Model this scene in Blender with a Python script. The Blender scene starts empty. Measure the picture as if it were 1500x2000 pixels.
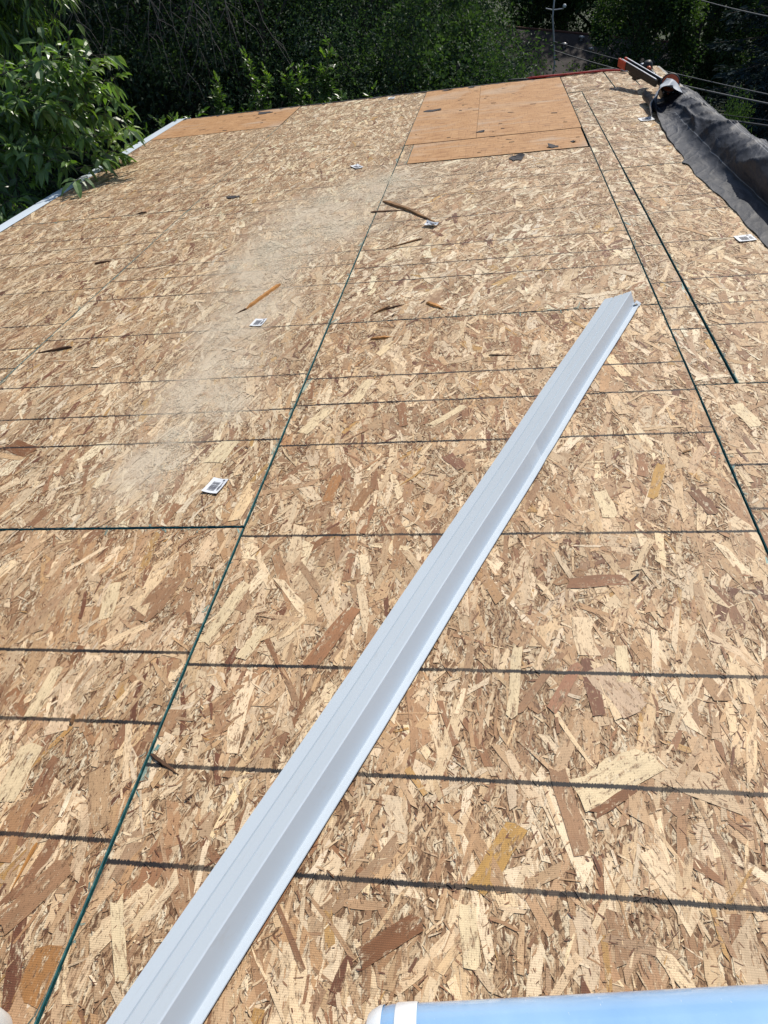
import bpy, math, random
import numpy as np
from mathutils import Matrix, Vector

# ------------------------------------------------------------------ camera, sky, sun, exposure
scene = bpy.context.scene
COL = scene.collection
TH = math.radians(9.5)                       # roof pitch: rises with u (to the right), level along v (away)
MR = Matrix.Rotation(-TH, 4, 'Y')            # roof frame (u, v, w) -> world

cam_d = bpy.data.cameras.new('camera')
cam = bpy.data.objects.new('camera', cam_d)
COL.objects.link(cam)
cam_d.sensor_fit = 'VERTICAL'
cam_d.sensor_height = 36.0
cam_d.sensor_width = 27.0
cam_d.lens = 36.0 * 1383.58 / 2000.0
cam_d.clip_start = 0.02
cam_d.clip_end = 2000
cr = ((0.99161772, -0.11318715, 0.06231351), (0.12019954, 0.63120898, -0.76624232), (0.04739593, 0.76730952, 0.63952305))
cp = (0.46459882, -2.54261389, 1.21024701)
cam.matrix_world = Matrix([list(cr[i]) + [cp[i]] for i in range(3)] + [[0, 0, 0, 1]])
scene.camera = cam

SUN_AZ = math.radians(18.5)              # clockwise from +Y
SUN_EL = math.radians(54)
world = bpy.data.worlds.new('World')
scene.world = world
world.use_nodes = True
wn = world.node_tree
for n in list(wn.nodes):
    wn.nodes.remove(n)
sky = wn.nodes.new('ShaderNodeTexSky')
sky.sky_type = 'NISHITA'
sky.sun_disc = False
sky.sun_elevation = SUN_EL
sky.sun_rotation = SUN_AZ
sky.air_density = 1.0
sky.dust_density = 1.0
bg = wn.nodes.new('ShaderNodeBackground')
bg.inputs['Strength'].default_value = 0.105
wo = wn.nodes.new('ShaderNodeOutputWorld')
wn.links.new(sky.outputs[0], bg.inputs[0])
wn.links.new(bg.outputs[0], wo.inputs[0])

sun_d = bpy.data.lights.new('sun', 'SUN')
sun_d.energy = 3.9
sun_d.angle = math.radians(0.53)
sun_d.color = (1.0, 0.94, 0.84)
sun = bpy.data.objects.new('sun', sun_d)
COL.objects.link(sun)
sdir = Vector((math.sin(SUN_AZ) * math.cos(SUN_EL), math.cos(SUN_AZ) * math.cos(SUN_EL), math.sin(SUN_EL)))
sun.rotation_euler = sdir.to_track_quat('Z', 'Y').to_euler()
sun.location = (5, 10, 15)

scene.view_settings.view_transform = 'Standard'
scene.view_settings.look = 'None'
scene.view_settings.gamma = 1.0
scene.view_settings.exposure = 0.14

rng = np.random.default_rng(7)
random.seed(7)

# ------------------------------------------------------------------ helpers
WM = {}                                       # world matrix of every object, for parenting

def link(o, matrix=None, parent=None):
    COL.objects.link(o)
    m = matrix.copy() if matrix is not None else Matrix.Identity(4)
    if parent is not None:
        o.parent = parent
        o.matrix_basis = WM[parent.name].inverted() @ m
    else:
        o.matrix_basis = m
    WM[o.name] = m
    return o

def tag(o, label=None, cat=None, group=None, kind=None):
    if label: o['label'] = label
    if cat: o['category'] = cat
    if group: o['group'] = group
    if kind: o['kind'] = kind
    return o

def empty(name, matrix):
    o = bpy.data.objects.new(name, None)
    o.empty_display_size = 0.1
    return link(o, matrix)

def fastmesh(name, verts, faces_flat, counts, mats, uv=None, col=None, mat_idx=None, smooth=False, dust=None):
    me = bpy.data.meshes.new(name)
    verts = np.asarray(verts, np.float32)
    faces_flat = np.asarray(faces_flat, np.int32)
    counts = np.asarray(counts, np.int32)
    me.vertices.add(len(verts))
    me.vertices.foreach_set('co', verts.ravel())
    me.loops.add(len(faces_flat))
    me.loops.foreach_set('vertex_index', faces_flat)
    me.polygons.add(len(counts))
    st = np.zeros(len(counts), np.int32)
    st[1:] = np.cumsum(counts)[:-1]
    me.polygons.foreach_set('loop_start', st)
    if mat_idx is not None:
        me.polygons.foreach_set('material_index', np.asarray(mat_idx, np.int32))
    me.polygons.foreach_set('use_smooth', np.full(len(counts), bool(smooth)))
    if uv is not None:
        l = me.uv_layers.new(name='UVMap')
        l.data.foreach_set('uv', np.asarray(uv, np.float32)[faces_flat].ravel())
    if col is not None:
        a = me.attributes.new('tone', 'FLOAT_COLOR', 'POINT')
        c = np.ones((len(verts), 4), np.float32)
        c[:, :3] = col
        a.data.foreach_set('color', c.ravel())
    if dust is not None:
        a = me.attributes.new('dust', 'FLOAT', 'POINT')
        a.data.foreach_set('value', np.asarray(dust, np.float32))
    me.update(calc_edges=True)
    me.validate()
    for m in (mats if isinstance(mats, (list, tuple)) else [mats]):
        me.materials.append(m)
    return me

def mobj(name, me, matrix=None, parent=None):
    return link(bpy.data.objects.new(name, me), matrix, parent)

class MB:
    """collects simple shapes into one mesh"""
    def __init__(s):
        s.v = []; s.f = []; s.m = []
    def add(s, vs, fs, mi=0):
        b = len(s.v)
        s.v += [tuple(p) for p in vs]
        s.f += [tuple(i + b for i in q) for q in fs]
        s.m += [mi] * len(fs)
        return s
    def box(s, x0, x1, y0, y1, z0, z1, mi=0, bev=0.0, M=None):
        b = min(bev, (x1-x0)/3, (y1-y0)/3, (z1-z0)/3)
        if b <= 0:
            vs = [(x, y, z) for z in (z0, z1) for y in (y0, y1) for x in (x0, x1)]
            fs = [(0, 2, 3, 1), (4, 5, 7, 6), (0, 1, 5, 4), (2, 6, 7, 3), (0, 4, 6, 2), (1, 3, 7, 5)]
        else:
            rings = []
            for z, i in ((z0, b), (z0 + b, 0), (z1 - b, 0), (z1, b)):
                c = b if i == 0 else b * 1.0
                xa, xb, ya, yb = x0 + i, x1 - i, y0 + i, y1 - i
                rings.append([(xa, ya, z), (xb, ya, z), (xb, yb, z), (xa, yb, z)])
            vs = sum(rings, [])
            fs = [(3, 2, 1, 0), (12, 13, 14, 15)]
            for r in range(3):
                for k in range(4):
                    a, c = r*4 + k, r*4 + (k+1) % 4
                    fs.append((a, c, c+4, a+4))
        if M is not None:
            vs = [tuple(M @ Vector(p)) for p in vs]
        return s.add(vs, fs, mi)
    def tube(s, pts, rad, n=8, mi=0, cap=True):
        pts = [Vector(p) for p in pts]
        if not hasattr(rad, '__len__'): rad = [rad] * len(pts)
        b = len(s.v)
        ref = None
        for i, p in enumerate(pts):
            t = (pts[min(i+1, len(pts)-1)] - pts[max(i-1, 0)])
            if t.length < 1e-9: t = Vector((0, 0, 1))
            t.normalize()
            if ref is None:
                ref = t.orthogonal().normalized()
            else:
                ref = (ref - t * ref.dot(t))
                ref = ref.normalized() if ref.length > 1e-6 else t.orthogonal().normalized()
            bn = t.cross(ref)
            for k in range(n):
                a = 2*math.pi*k/n
                q = p + (ref*math.cos(a) + bn*math.sin(a)) * rad[i]
                s.v.append(tuple(q))
        for i in range(len(pts)-1):
            for k in range(n):
                k2 = (k+1) % n
                s.f.append((b+i*n+k, b+i*n+k2, b+(i+1)*n+k2, b+(i+1)*n+k)); s.m.append(mi)
        if cap:
            s.f.append(tuple(b+k for k in reversed(range(n)))); s.m.append(mi)
            e = b+(len(pts)-1)*n
            s.f.append(tuple(e+k for k in range(n))); s.m.append(mi)
        return s
    def lathe(s, prof, n=24, mi=0, M=None):
        """profile of (r, z) pairs about Z"""
        b = len(s.v)
        for r, z in prof:
            for k in range(n):
                a = 2*math.pi*k/n
                p = Vector((r*math.cos(a), r*math.sin(a), z))
                s.v.append(tuple(M @ p if M is not None else p))
        for i in range(len(prof)-1):
            for k in range(n):
                k2 = (k+1) % n
                s.f.append((b+i*n+k, b+i*n+k2, b+(i+1)*n+k2, b+(i+1)*n+k)); s.m.append(mi)
        return s
    def mesh(s, name, mats, smooth=False):
        flat = [i for q in s.f for i in q]
        return fastmesh(name, np.array(s.v), flat, [len(q) for q in s.f], mats, mat_idx=s.m, smooth=smooth)
    def build(s, name, mats, matrix=None, parent=None, smooth=False):
        return mobj(name, s.mesh(name, mats, smooth), matrix, parent)

# ------------------------------------------------------------------ materials
class NT:
    def __init__(s, name):
        s.mat = bpy.data.materials.new(name)
        s.mat.use_nodes = True
        s.t = s.mat.node_tree
        s.b = s.t.nodes['Principled BSDF']
        s.out = s.t.nodes['Material Output']
    def n(s, typ, **kw):
        nd = s.t.nodes.new('ShaderNode' + typ)
        for k, v in kw.items():
            if k == 'inp':
                for i, x in v.items():
                    if hasattr(x, 'is_output') or isinstance(x, bpy.types.NodeSocket): s.t.links.new(x, nd.inputs[i])
                    else: nd.inputs[i].default_value = x
            else: setattr(nd, k, v)
        return nd
    def math(s, op, a, b=None, c=None, clamp=False):
        nd = s.n('Math', operation=op, use_clamp=clamp)
        for i, x in enumerate((a, b, c)):
            if x is None: continue
            if isinstance(x, bpy.types.NodeSocket): s.t.links.new(x, nd.inputs[i])
            else: nd.inputs[i].default_value = x
        return nd.outputs[0]
    def mix(s, fac, a, b, blend='MIX'):
        nd = s.n('Mix', data_type='RGBA', blend_type=blend)
        for i, x in ((0, fac), (6, a), (7, b)):
            if isinstance(x, bpy.types.NodeSocket): s.t.links.new(x, nd.inputs[i])
            elif i == 0: nd.inputs[0].default_value = x
            else: nd.inputs[i].default_value = tuple(x) + (1,) if len(x) == 3 else x
        return nd.outputs[2]
    def ramp(s, fac, stops):
        nd = s.n('ValToRGB')
        e = nd.color_ramp.elements
        while len(e) < len(stops): e.new(0.5)
        for i, (p, c) in enumerate(stops):
            e[i].position = p
            e[i].color = tuple(c) + (1,) if len(c) == 3 else c
        s.t.links.new(fac, nd.inputs[0])
        return nd.outputs[0]
    def noise(s, vec, scale, detail=3, rough=0.55, dist=0.0):
        nd = s.n('TexNoise')
        if vec is not None: s.t.links.new(vec, nd.inputs['Vector'])
        nd.inputs['Scale'].default_value = scale
        nd.inputs['Detail'].default_value = detail
        nd.inputs['Roughness'].default_value = rough
        nd.inputs['Distortion'].default_value = dist
        return nd.outputs[0]
    def mapping(s, vec, scale=(1, 1, 1), rot=(0, 0, 0), loc=(0, 0, 0)):
        nd = s.n('Mapping')
        s.t.links.new(vec, nd.inputs['Vector'])
        nd.inputs['Scale'].default_value = scale
        nd.inputs['Rotation'].default_value = rot
        nd.inputs['Location'].default_value = loc
        return nd.outputs[0]
    def bump(s, height, strength, dist, prev=None):
        nd = s.n('Bump')
        s.t.links.new(height, nd.inputs['Height'])
        nd.inputs['Strength'].default_value = strength
        nd.inputs['Distance'].default_value = dist
        if prev is not None: s.t.links.new(prev, nd.inputs['Normal'])
        return nd.outputs[0]
    def set(s, **kw):
        for k, v in kw.items():
            k = {'color': 'Base Color', 'rough': 'Roughness', 'metal': 'Metallic', 'spec': 'Specular IOR Level', 'normal': 'Normal',
                 'coat': 'Coat Weight', 'trans': 'Transmission Weight', 'alpha': 'Alpha', 'sheen': 'Sheen Weight'}.get(k, k)
            if isinstance(v, bpy.types.NodeSocket): s.t.links.new(v, s.b.inputs[k])
            elif k == 'Base Color': s.b.inputs[k].default_value = tuple(v) + (1,) if len(v) == 3 else v
            else: s.b.inputs[k].default_value = v
        return s
    def obj(s):
        return s.n('TexCoord').outputs['Object']

def plain(name, c, rough=0.6, metal=0.0, var=0.15, scale=30, bump=0.0, spec=0.5, coat=0.0):
    m = NT(name)
    v = m.obj()
    nz = m.noise(v, scale, 4)
    lo = tuple(x*(1-var) for x in c); hi = tuple(min(1, x*(1+var)) for x in c)
    m.set(color=m.ramp(nz, [(0.3, lo), (0.7, hi)]), rough=rough, metal=metal, spec=spec, coat=coat)
    if bump > 0:
        m.set(normal=m.bump(m.noise(v, scale*6, 3), bump, 0.002))
    return m.mat

def matrix_wood(m, oc):
    """fine pressed chips and cracks between the large flakes"""
    wp = m.n('TexNoise'); m.t.links.new(oc, wp.inputs['Vector'])
    wp.inputs['Scale'].default_value = 26; wp.inputs['Detail'].default_value = 3
    off = m.n('VectorMath', operation='SCALE'); m.t.links.new(wp.outputs[1], off.inputs[0]); off.inputs['Scale'].default_value = 0.030
    ad = m.n('VectorMath', operation='ADD'); m.t.links.new(oc, ad.inputs[0]); m.t.links.new(off.outputs[0], ad.inputs[1])
    v = ad.outputs[0]
    vo = m.n('TexVoronoi', feature='F1'); m.t.links.new(m.mapping(v, (210, 62, 0.01)), vo.inputs['Vector']); vo.inputs['Scale'].default_value = 1.0
    sp = m.n('SeparateColor'); m.t.links.new(vo.outputs['Color'], sp.inputs[0])
    c = m.ramp(sp.outputs[0], [(0.0, (0.14, 0.070, 0.034)), (0.16, (0.29, 0.165, 0.085)), (0.45, (0.42, 0.270, 0.150)), (0.72, (0.54, 0.395, 0.240)), (1.0, (0.74, 0.62, 0.43))])
    cr = m.noise(m.mapping(v, (330, 120, 0.01)), 1.0, 3, 0.7)
    k = m.math('MULTIPLY_ADD', cr, 12, -6.0, clamp=True)
    c = m.mix(m.math('MULTIPLY', k, 0.85), c, (0.075, 0.036, 0.017))
    tone = m.noise(oc, 3.1, 3)
    cc = m.n('CombineColor'); f = m.math('MULTIPLY_ADD', tone, 0.5, 0.75)
    for i in range(3): m.t.links.new(f, cc.inputs[i])
    return m.mix(1.0, c, cc.outputs[0], 'MULTIPLY'), k

def ink_and_wood(m, wood, oc):
    """printed nailing lines and press-screen weave, in panel coordinates (y runs along the 8 ft length)"""
    sep = m.n('SeparateXYZ')
    m.t.links.new(oc, sep.inputs[0])
    y = sep.outputs[1]
    wob = m.math('MULTIPLY', m.math('SUBTRACT', m.noise(oc, 2.2, 2), 0.5), 0.008)
    y2 = m.math('ABSOLUTE', m.math('SUBTRACT', m.math('ADD', y, wob), 1.2192))
    d = None
    for c in (0.0, 0.4064, 0.6375, 0.8128):
        e = m.math('ABSOLUTE', m.math('SUBTRACT', y2, c))
        d = e if d is None else m.math('MINIMUM', d, e)
    fz = m.noise(m.mapping(oc, (420, 60, 10)), 1.0, 3, 0.7)
    d2 = m.math('ADD', d, m.math('MULTIPLY', m.math('SUBTRACT', fz, 0.5), 0.0105))
    mask = m.math('SUBTRACT', 1.0, m.math('DIVIDE', m.math('SUBTRACT', d2, 0.0034), 0.0016, clamp=True), clamp=True)
    fade = m.math('MULTIPLY_ADD', m.noise(m.mapping(oc, (7, 3, 1)), 1.0, 3), 0.9, 0.52, clamp=True)
    mask = m.math('MULTIPLY', mask, m.math('MULTIPLY', fade, 0.98))
    wx = m.n('TexWave', wave_type='BANDS', bands_direction='X', wave_profile='SIN')
    wy = m.n('TexWave', wave_type='BANDS', bands_direction='Y', wave_profile='SIN')
    for w in (wx, wy):
        m.t.links.new(oc, w.inputs['Vector'])
        w.inputs['Scale'].default_value = 104.0
        w.inputs['Distortion'].default_value = 0.6
        w.inputs['Detail'].default_value = 1
    weave = m.math('MINIMUM', wy.outputs[1], m.math('MULTIPLY_ADD', wx.outputs[1], 0.5, 0.5))
    wm = m.noise(oc, 5.0, 2)
    wamt = m.math('MULTIPLY', m.math('MULTIPLY_ADD', wm, 2.2, -0.55, clamp=True), 0.46)
    wfac = m.math('SUBTRACT', 1.12, m.math('MULTIPLY', wamt, m.math('SUBTRACT', 1.0, weave)))
    comb = m.n('CombineColor')
    for i in range(3): m.t.links.new(wfac, comb.inputs[i])
    c1 = m.mix(1.0, wood, comb.outputs[0], 'MULTIPLY')
    c2 = m.mix(mask, c1, (0.008, 0.008, 0.010))
    return c2, weave

def dust_over(m, c, oc):
    """film of sawdust; its amount is stored on the boards"""
    at = m.n('Attribute', attribute_name='dust')
    n1 = m.noise(oc, 7, 5, 0.7); n2 = m.noise(oc, 420, 2, 0.6)
    f = m.math('MULTIPLY', at.outputs['Fac'], m.math('MULTIPLY_ADD', n1, 4.0, -1.1, clamp=True))
    f = m.math('MULTIPLY', f, m.math('MULTIPLY_ADD', n2, 1.0, 0.42, clamp=True), clamp=True)
    col = m.ramp(n2, [(0.3, (0.42, 0.335, 0.235)), (0.6, (0.66, 0.565, 0.43))])
    return m.mix(m.math('MULTIPLY', f, 0.92), c, col)

def mat_strand():
    m = NT('osb_strand_wood')
    at = m.n('Attribute', attribute_name='tone')
    uv = m.n('TexCoord').outputs['UV']
    oc = m.obj()
    grain = m.noise(m.mapping(uv, (14, 420, 1)), 1.0, 3, 0.6)
    blot = m.noise(m.mapping(uv, (26, 55, 1)), 1.0, 3, 0.6)
    g = m.math('ADD', m.math('MULTIPLY_ADD', grain, 0.42, 0.64), m.math('MULTIPLY_ADD', blot, 0.5, -0.10))
    cc = m.n('CombineColor')
    for i in range(3): m.t.links.new(g, cc.inputs[i])
    wood = m.mix(1.0, at.outputs[0], cc.outputs[0], 'MULTIPLY')
    speck = m.noise(m.mapping(uv, (190, 560, 1)), 1.0, 2, 0.5)
    wood = m.mix(m.math('MULTIPLY', m.math('MULTIPLY_ADD', speck, 9, -5.9, clamp=True), 0.7), wood, (0.10, 0.05, 0.022))
    mx, cr = matrix_wood(m, oc)
    worn = m.noise(m.mapping(uv, (22, 75, 1)), 1.0, 5, 0.8)
    wood = m.mix(m.math('MULTIPLY', m.math('MULTIPLY_ADD', worn, 13, -6.75, clamp=True), 0.92), wood, mx)
    crk2 = m.noise(m.mapping(oc, (300, 90, 0.01), (0, 0, 0.15)), 1.0, 3, 0.75)
    wood = m.mix(m.math('MULTIPLY', m.math('MULTIPLY_ADD', crk2, 16, -9.4, clamp=True), 0.80), wood, (0.10, 0.052, 0.022))
    stain = m.noise(oc, 9, 4, 0.65)
    wood = m.mix(m.math('MULTIPLY', m.math('MULTIPLY_ADD', stain, 5, -2.8, clamp=True), 0.30), wood, (0.24, 0.125, 0.05))
    c, weave = ink_and_wood(m, wood, oc)
    c = dust_over(m, c, oc)
    b = m.bump(grain, 0.35, 0.0006)
    b = m.bump(weave, 0.25, 0.0004, b)
    m.set(color=c, rough=0.62, spec=0.35, normal=b)
    return m.mat

def mat_osb_base():
    m = NT('osb_base')
    oc = m.obj()
    mx, cr = matrix_wood(m, oc)
    c, weave = ink_and_wood(m, mx, oc)
    c = dust_over(m, c, oc)
    m.set(color=c, rough=0.7, spec=0.3, normal=m.bump(cr, -0.5, 0.0015))
    return m.mat

def mat_edge():
    m = NT('teal_edge_sealer')
    oc = m.obj()
    a = m.noise(oc, 60, 4, 0.7)
    c = m.ramp(a, [(0.25, (0.004, 0.042, 0.050)), (0.5, (0.008, 0.095, 0.105)), (0.62, (0.03, 0.16, 0.165)), (0.74, (0.28, 0.24, 0.15))])
    m.set(color=c, rough=0.7)
    return m.mat

def mat_ply():
    m = NT('weathered_plywood')
    oc = m.obj()
    fine = m.noise(m.mapping(oc, (7, 70, 1)), 1.0, 5, 0.7)
    ticks = m.noise(m.mapping(oc, (95, 9, 1)), 1.0, 3, 0.65)
    big = m.noise(m.mapping(oc, (1.3, 2.6, 1)), 1.0, 4, 0.6, 0.8)
    crk = m.noise(m.mapping(oc, (2.0, 26, 1)), 1.0, 5, 0.6, 1.2)
    c = m.ramp(fine, [(0.34, (0.24, 0.110, 0.042)), (0.5, (0.45, 0.245, 0.110)), (0.66, (0.58, 0.365, 0.19))])
    c = m.mix(m.math('MULTIPLY', m.math('MULTIPLY_ADD', ticks, 8, -4.4, clamp=True), 0.62), c, (0.22, 0.105, 0.05))
    c = m.mix(m.math('MULTIPLY', m.math('MULTIPLY_ADD', big, 6, -2.95, clamp=True), 0.6), c, (0.50, 0.42, 0.33))
    c = m.mix(m.math('MULTIPLY', m.math('MULTIPLY_ADD', crk, 14, -8.9, clamp=True), 0.6), c, (0.10, 0.05, 0.03))
    kn = m.n('TexVoronoi', feature='F1')
    m.t.links.new(m.mapping(oc, (2.6, 4.5, 0.0)), kn.inputs['Vector'])
    kn.inputs['Scale'].default_value = 1.5
    kd = m.math('SUBTRACT', 1.0, m.math('DIVIDE', kn.outputs['Distance'], 0.13, clamp=True))
    c = m.mix(m.math('MULTIPLY', kd, 0.75), c, (0.12, 0.05, 0.025))
    m.set(color=c, rough=0.72, spec=0.3, normal=m.bump(fine, 0.5, 0.001))
    return m.mat

def mat_metal(name, base, rough=0.32, metal=0.25):
    m = NT(name)
    oc = m.obj()
    a = m.noise(m.mapping(oc, (1.2, 1.2, 0)), 1.0, 3)
    s = m.noise(oc, 260, 2)
    sc = m.math('MULTIPLY', m.math('MULTIPLY_ADD', m.noise(m.mapping(oc, (9, 60, 0)), 1.0, 4, 0.7), 7, -4.2, clamp=True), 0.30)
    c = m.ramp(a, [(0.3, tuple(x*0.95 for x in base)), (0.7, base)])
    c = m.mix(sc, c, (0.45, 0.44, 0.42))
    c = m.mix(m.math('MULTIPLY', m.math('MULTIPLY_ADD', s, 10, -7.4, clamp=True), 0.5), c, (0.3, 0.26, 0.2))
    m.set(color=c, rough=m.math('MULTIPLY_ADD', a, 0.14, rough-0.07), metal=metal, spec=0.3, normal=m.bump(m.noise(oc, 4, 2), 0.06, 0.01))
    return m.mat

def mat_leaf(name, trans=0.35, rough=0.42, spec=0.5):
    m = NT(name)
    at = m.n('Attribute', attribute_name='tone')
    m.set(color=at.outputs[0], rough=rough, spec=spec)
    tr = m.n('BsdfTranslucent')
    c2 = m.mix(1.0, at.outputs[0], (1.5, 1.75, 0.55), 'MULTIPLY')
    m.t.links.new(c2, tr.inputs['Color'])
    mx = m.n('MixShader')
    mx.inputs[0].default_value = trans
    m.t.links.new(m.b.outputs[0], mx.inputs[1])
    m.t.links.new(tr.outputs[0], mx.inputs[2])
    m.t.links.new(mx.outputs[0], m.out.inputs['Surface'])
    return m.mat

def mat_attr(name, rough=0.8):
    m = NT(name)
    at = m.n('Attribute', attribute_name='tone')
    m.set(color=at.outputs[0], rough=rough, spec=0.25)
    return m.mat

def mat_bark(name, c):
    m = NT(name)
    oc = m.obj()
    a = m.noise(m.mapping(oc, (14, 14, 3)), 1.0, 5, 0.65)
    m.set(color=m.ramp(a, [(0.3, tuple(x*0.5 for x in c)), (0.7, c)]), rough=0.9, normal=m.bump(a, 0.8, 0.02))
    return m.mat

def mat_underlay():
    m = NT('grey_underlayment_fabric')
    uv = m.n('TexCoord').outputs['UV']
    sep = m.n('SeparateXYZ'); m.t.links.new(uv, sep.inputs[0])
    weave = m.noise(m.mapping(uv, (500, 120, 1)), 1.0, 2)
    cl = m.noise(m.mapping(uv, (6, 3, 1)), 1.0, 4, 0.65)
    c = m.ramp(cl, [(0.3, (0.014, 0.017, 0.026)), (0.7, (0.032, 0.037, 0.052))])
    # faint printed guide lines along the length
    s = sep.outputs[0]
    d = None
    for x in (0.135, 0.30, 0.315, 0.335):
        e = m.math('ABSOLUTE', m.math('SUBTRACT', s, x))
        d = e if d is None else m.math('MINIMUM', d, e)
    lm = m.math('SUBTRACT', 1.0, m.math('DIVIDE', d, 0.0032, clamp=True))
    lm = m.math('MULTIPLY', lm, m.math('MULTIPLY_ADD', m.noise(m.mapping(uv, (20, 9, 1)), 1.0, 3), 0.9, -0.05, clamp=True))
    c = m.mix(lm, c, (0.46, 0.48, 0.52))
    # dusty scuffs
    sc = m.math('MULTIPLY', m.math('MULTIPLY_ADD', m.noise(m.mapping(uv, (70, 16, 1)), 1.0, 5, 0.75), 5, -2.9, clamp=True), 0.45)
    c = m.mix(sc, c, (0.20, 0.21, 0.23))
    cz = m.noise(m.mapping(uv, (5, 2.2, 1), (0, 0, 0.6)), 1.0, 3, 0.55, 0.6)
    ridge = m.math('SUBTRACT', 1.0, m.math('MULTIPLY', m.math('ABSOLUTE', m.math('SUBTRACT', cz, 0.5)), 9.0, clamp=True))
    cz2 = m.noise(m.mapping(uv, (26, 9, 1), (0, 0, -0.5)), 1.0, 4, 0.65, 0.8)
    wv = m.n('TexWave', wave_type='BANDS', bands_direction='X'); m.t.links.new(m.mapping(uv, (5, 3.2, 1), (0, 0, 0.5)), wv.inputs['Vector'])
    wv.inputs['Scale'].default_value = 1.0; wv.inputs['Distortion'].default_value = 7.0; wv.inputs['Detail'].default_value = 3; wv.inputs['Detail Scale'].default_value = 1.6
    b = m.bump(m.math('POWER', wv.outputs[1], 3.0), 0.16, 0.008)
    b = m.bump(ridge, 0.30, 0.008, b)
    b = m.bump(cz2, 0.28, 0.010, b)
    m.set(color=c, rough=0.58, spec=0.4, normal=m.bump(weave, 0.3, 0.001, b))
    return m.mat

def mat_label():
    m = NT('white_tag_paper')
    oc = m.obj()
    a = m.noise(oc, 80, 3)
    m.set(color=m.ramp(a, [(0.3, (0.70, 0.72, 0.75)), (0.7, (0.80, 0.82, 0.84))]), rough=0.5)
    return m.mat

M_STRAND = mat_strand(); M_OSB = mat_osb_base(); M_EDGE = mat_edge(); M_PLY = mat_ply()
M_PLYEDGE = plain('plywood_edge', (0.10, 0.055, 0.028), 0.8)
M_METAL = mat_metal('white_painted_metal', (0.58, 0.65, 0.715), 0.36, 0.0)
M_DRIP = mat_metal('white_eave_metal', (0.66, 0.74, 0.81), 0.42, 0.0)
M_UNDER = mat_underlay()
M_UNDERL = plain('pale_underlayment_reverse', (0.36, 0.39, 0.44), 0.6, var=0.12, scale=18, bump=0.2)
M_DARKTRIM = plain('dark_felt_edge', (0.035, 0.03, 0.032), 0.85, var=0.5, scale=9)
M_FELT = plain('black_felt_paper', (0.030, 0.027, 0.032), 0.8, var=0.4, scale=40, bump=0.3)
M_BROWNWOOD = plain('weathered_splinter', (0.24, 0.125, 0.05), 0.75, var=0.5, scale=22, bump=0.4)
M_DARKWOOD = plain('dark_splinter', (0.10, 0.048, 0.022), 0.8, var=0.5, scale=22, bump=0.4)
M_ORANGEWOOD = plain('orange_splinter', (0.46, 0.21, 0.055), 0.65, var=0.3, scale=26, bump=0.3)
M_BLACK = plain('black_plastic', (0.010, 0.011, 0.013), 0.5, var=0.3)
M_STEEL = plain('scuffed_steel', (0.45, 0.47, 0.50), 0.32, 0.9, var=0.2)
M_ORANGE = plain('orange_plastic', (0.50, 0.09, 0.025), 0.45, var=0.2)
M_REDORANGE = plain('red_orange_paint', (0.42, 0.045, 0.022), 0.45, var=0.25)
M_HOSE = plain('red_rubber_hose', (0.42, 0.03, 0.02), 0.38, var=0.15, spec=0.6)
M_LABEL = mat_label()
M_INK = plain('label_ink', (0.12, 0.12, 0.14), 0.6)
M_FASCIA = plain('painted_fascia', (0.30, 0.29, 0.27), 0.7)
M_WALL = plain('house_siding', (0.42, 0.40, 0.36), 0.8)
M_LEAF_NEAR = mat_leaf('ash_leaf', 0.34, 0.36, 0.55)
M_LEAF = mat_leaf('tree_leaf', 0.30, 0.6, 0.22)
M_NEEDLE = mat_leaf('spruce_needle', 0.04, 0.8, 0.08)
M_BARK = mat_bark('grey_bark', (0.11, 0.095, 0.08))
M_TWIG = mat_bark('bare_twig_bark', (0.19, 0.17, 0.155))
M_GREENTWIG = mat_bark('green_twig_bark', (0.10, 0.09, 0.05))

# ------------------------------------------------------------------ ground
def ground():
    n = 60
    xs = np.sign(np.linspace(-1, 1, n)) * np.abs(np.linspace(-1, 1, n))**2.5 * 900
    v = []
    for yy in xs:
        for xx in xs:
            r = math.hypot(xx, yy)
            z = -4.6 + 0.25*math.sin(xx*0.21)*math.cos(yy*0.17) - 0.0*r
            v.append((xx, yy, z))
    f = []
    for j in range(n-1):
        for i in range(n-1):
            f.append((j*n+i, j*n+i+1, (j+1)*n+i+1, (j+1)*n+i))
    m = NT('yard_grass')
    oc = m.obj()
    a = m.noise(oc, 0.6, 6, 0.7)
    b = m.noise(oc, 14, 4, 0.7)
    c = m.mix(m.math('MULTIPLY', b, 0.6), m.ramp(a, [(0.3, (0.028, 0.035, 0.014)), (0.6, (0.05, 0.065, 0.022)), (0.8, (0.10, 0.08, 0.05))]), (0.03, 0.04, 0.015))
    m.set(color=c, rough=0.95, normal=m.bump(b, 0.8, 0.1))
    o = mobj('ground', fastmesh('ground', v, [i for q in f for i in q], [4]*len(f), m.mat, smooth=True))
    tag(o, 'grassy yard around and behind the house', None, None, 'structure')
ground()

# ------------------------------------------------------------------ the house with its bare roof deck
RIDGE = 2.06; EAVE = -2.43; FAR = 5.10; NEAR = -3.3
house = empty('house', Matrix.Translation((0, 0.9, -4.55)))
tag(house, 'house whose low roof is bare strand board decking with two plywood patches', 'house')

def rm(u, v, w=0.0, rz=0.0):
    return MR @ Matrix.Translation((u, v, w)) @ Matrix.Rotation(rz, 4, 'Z')

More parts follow.
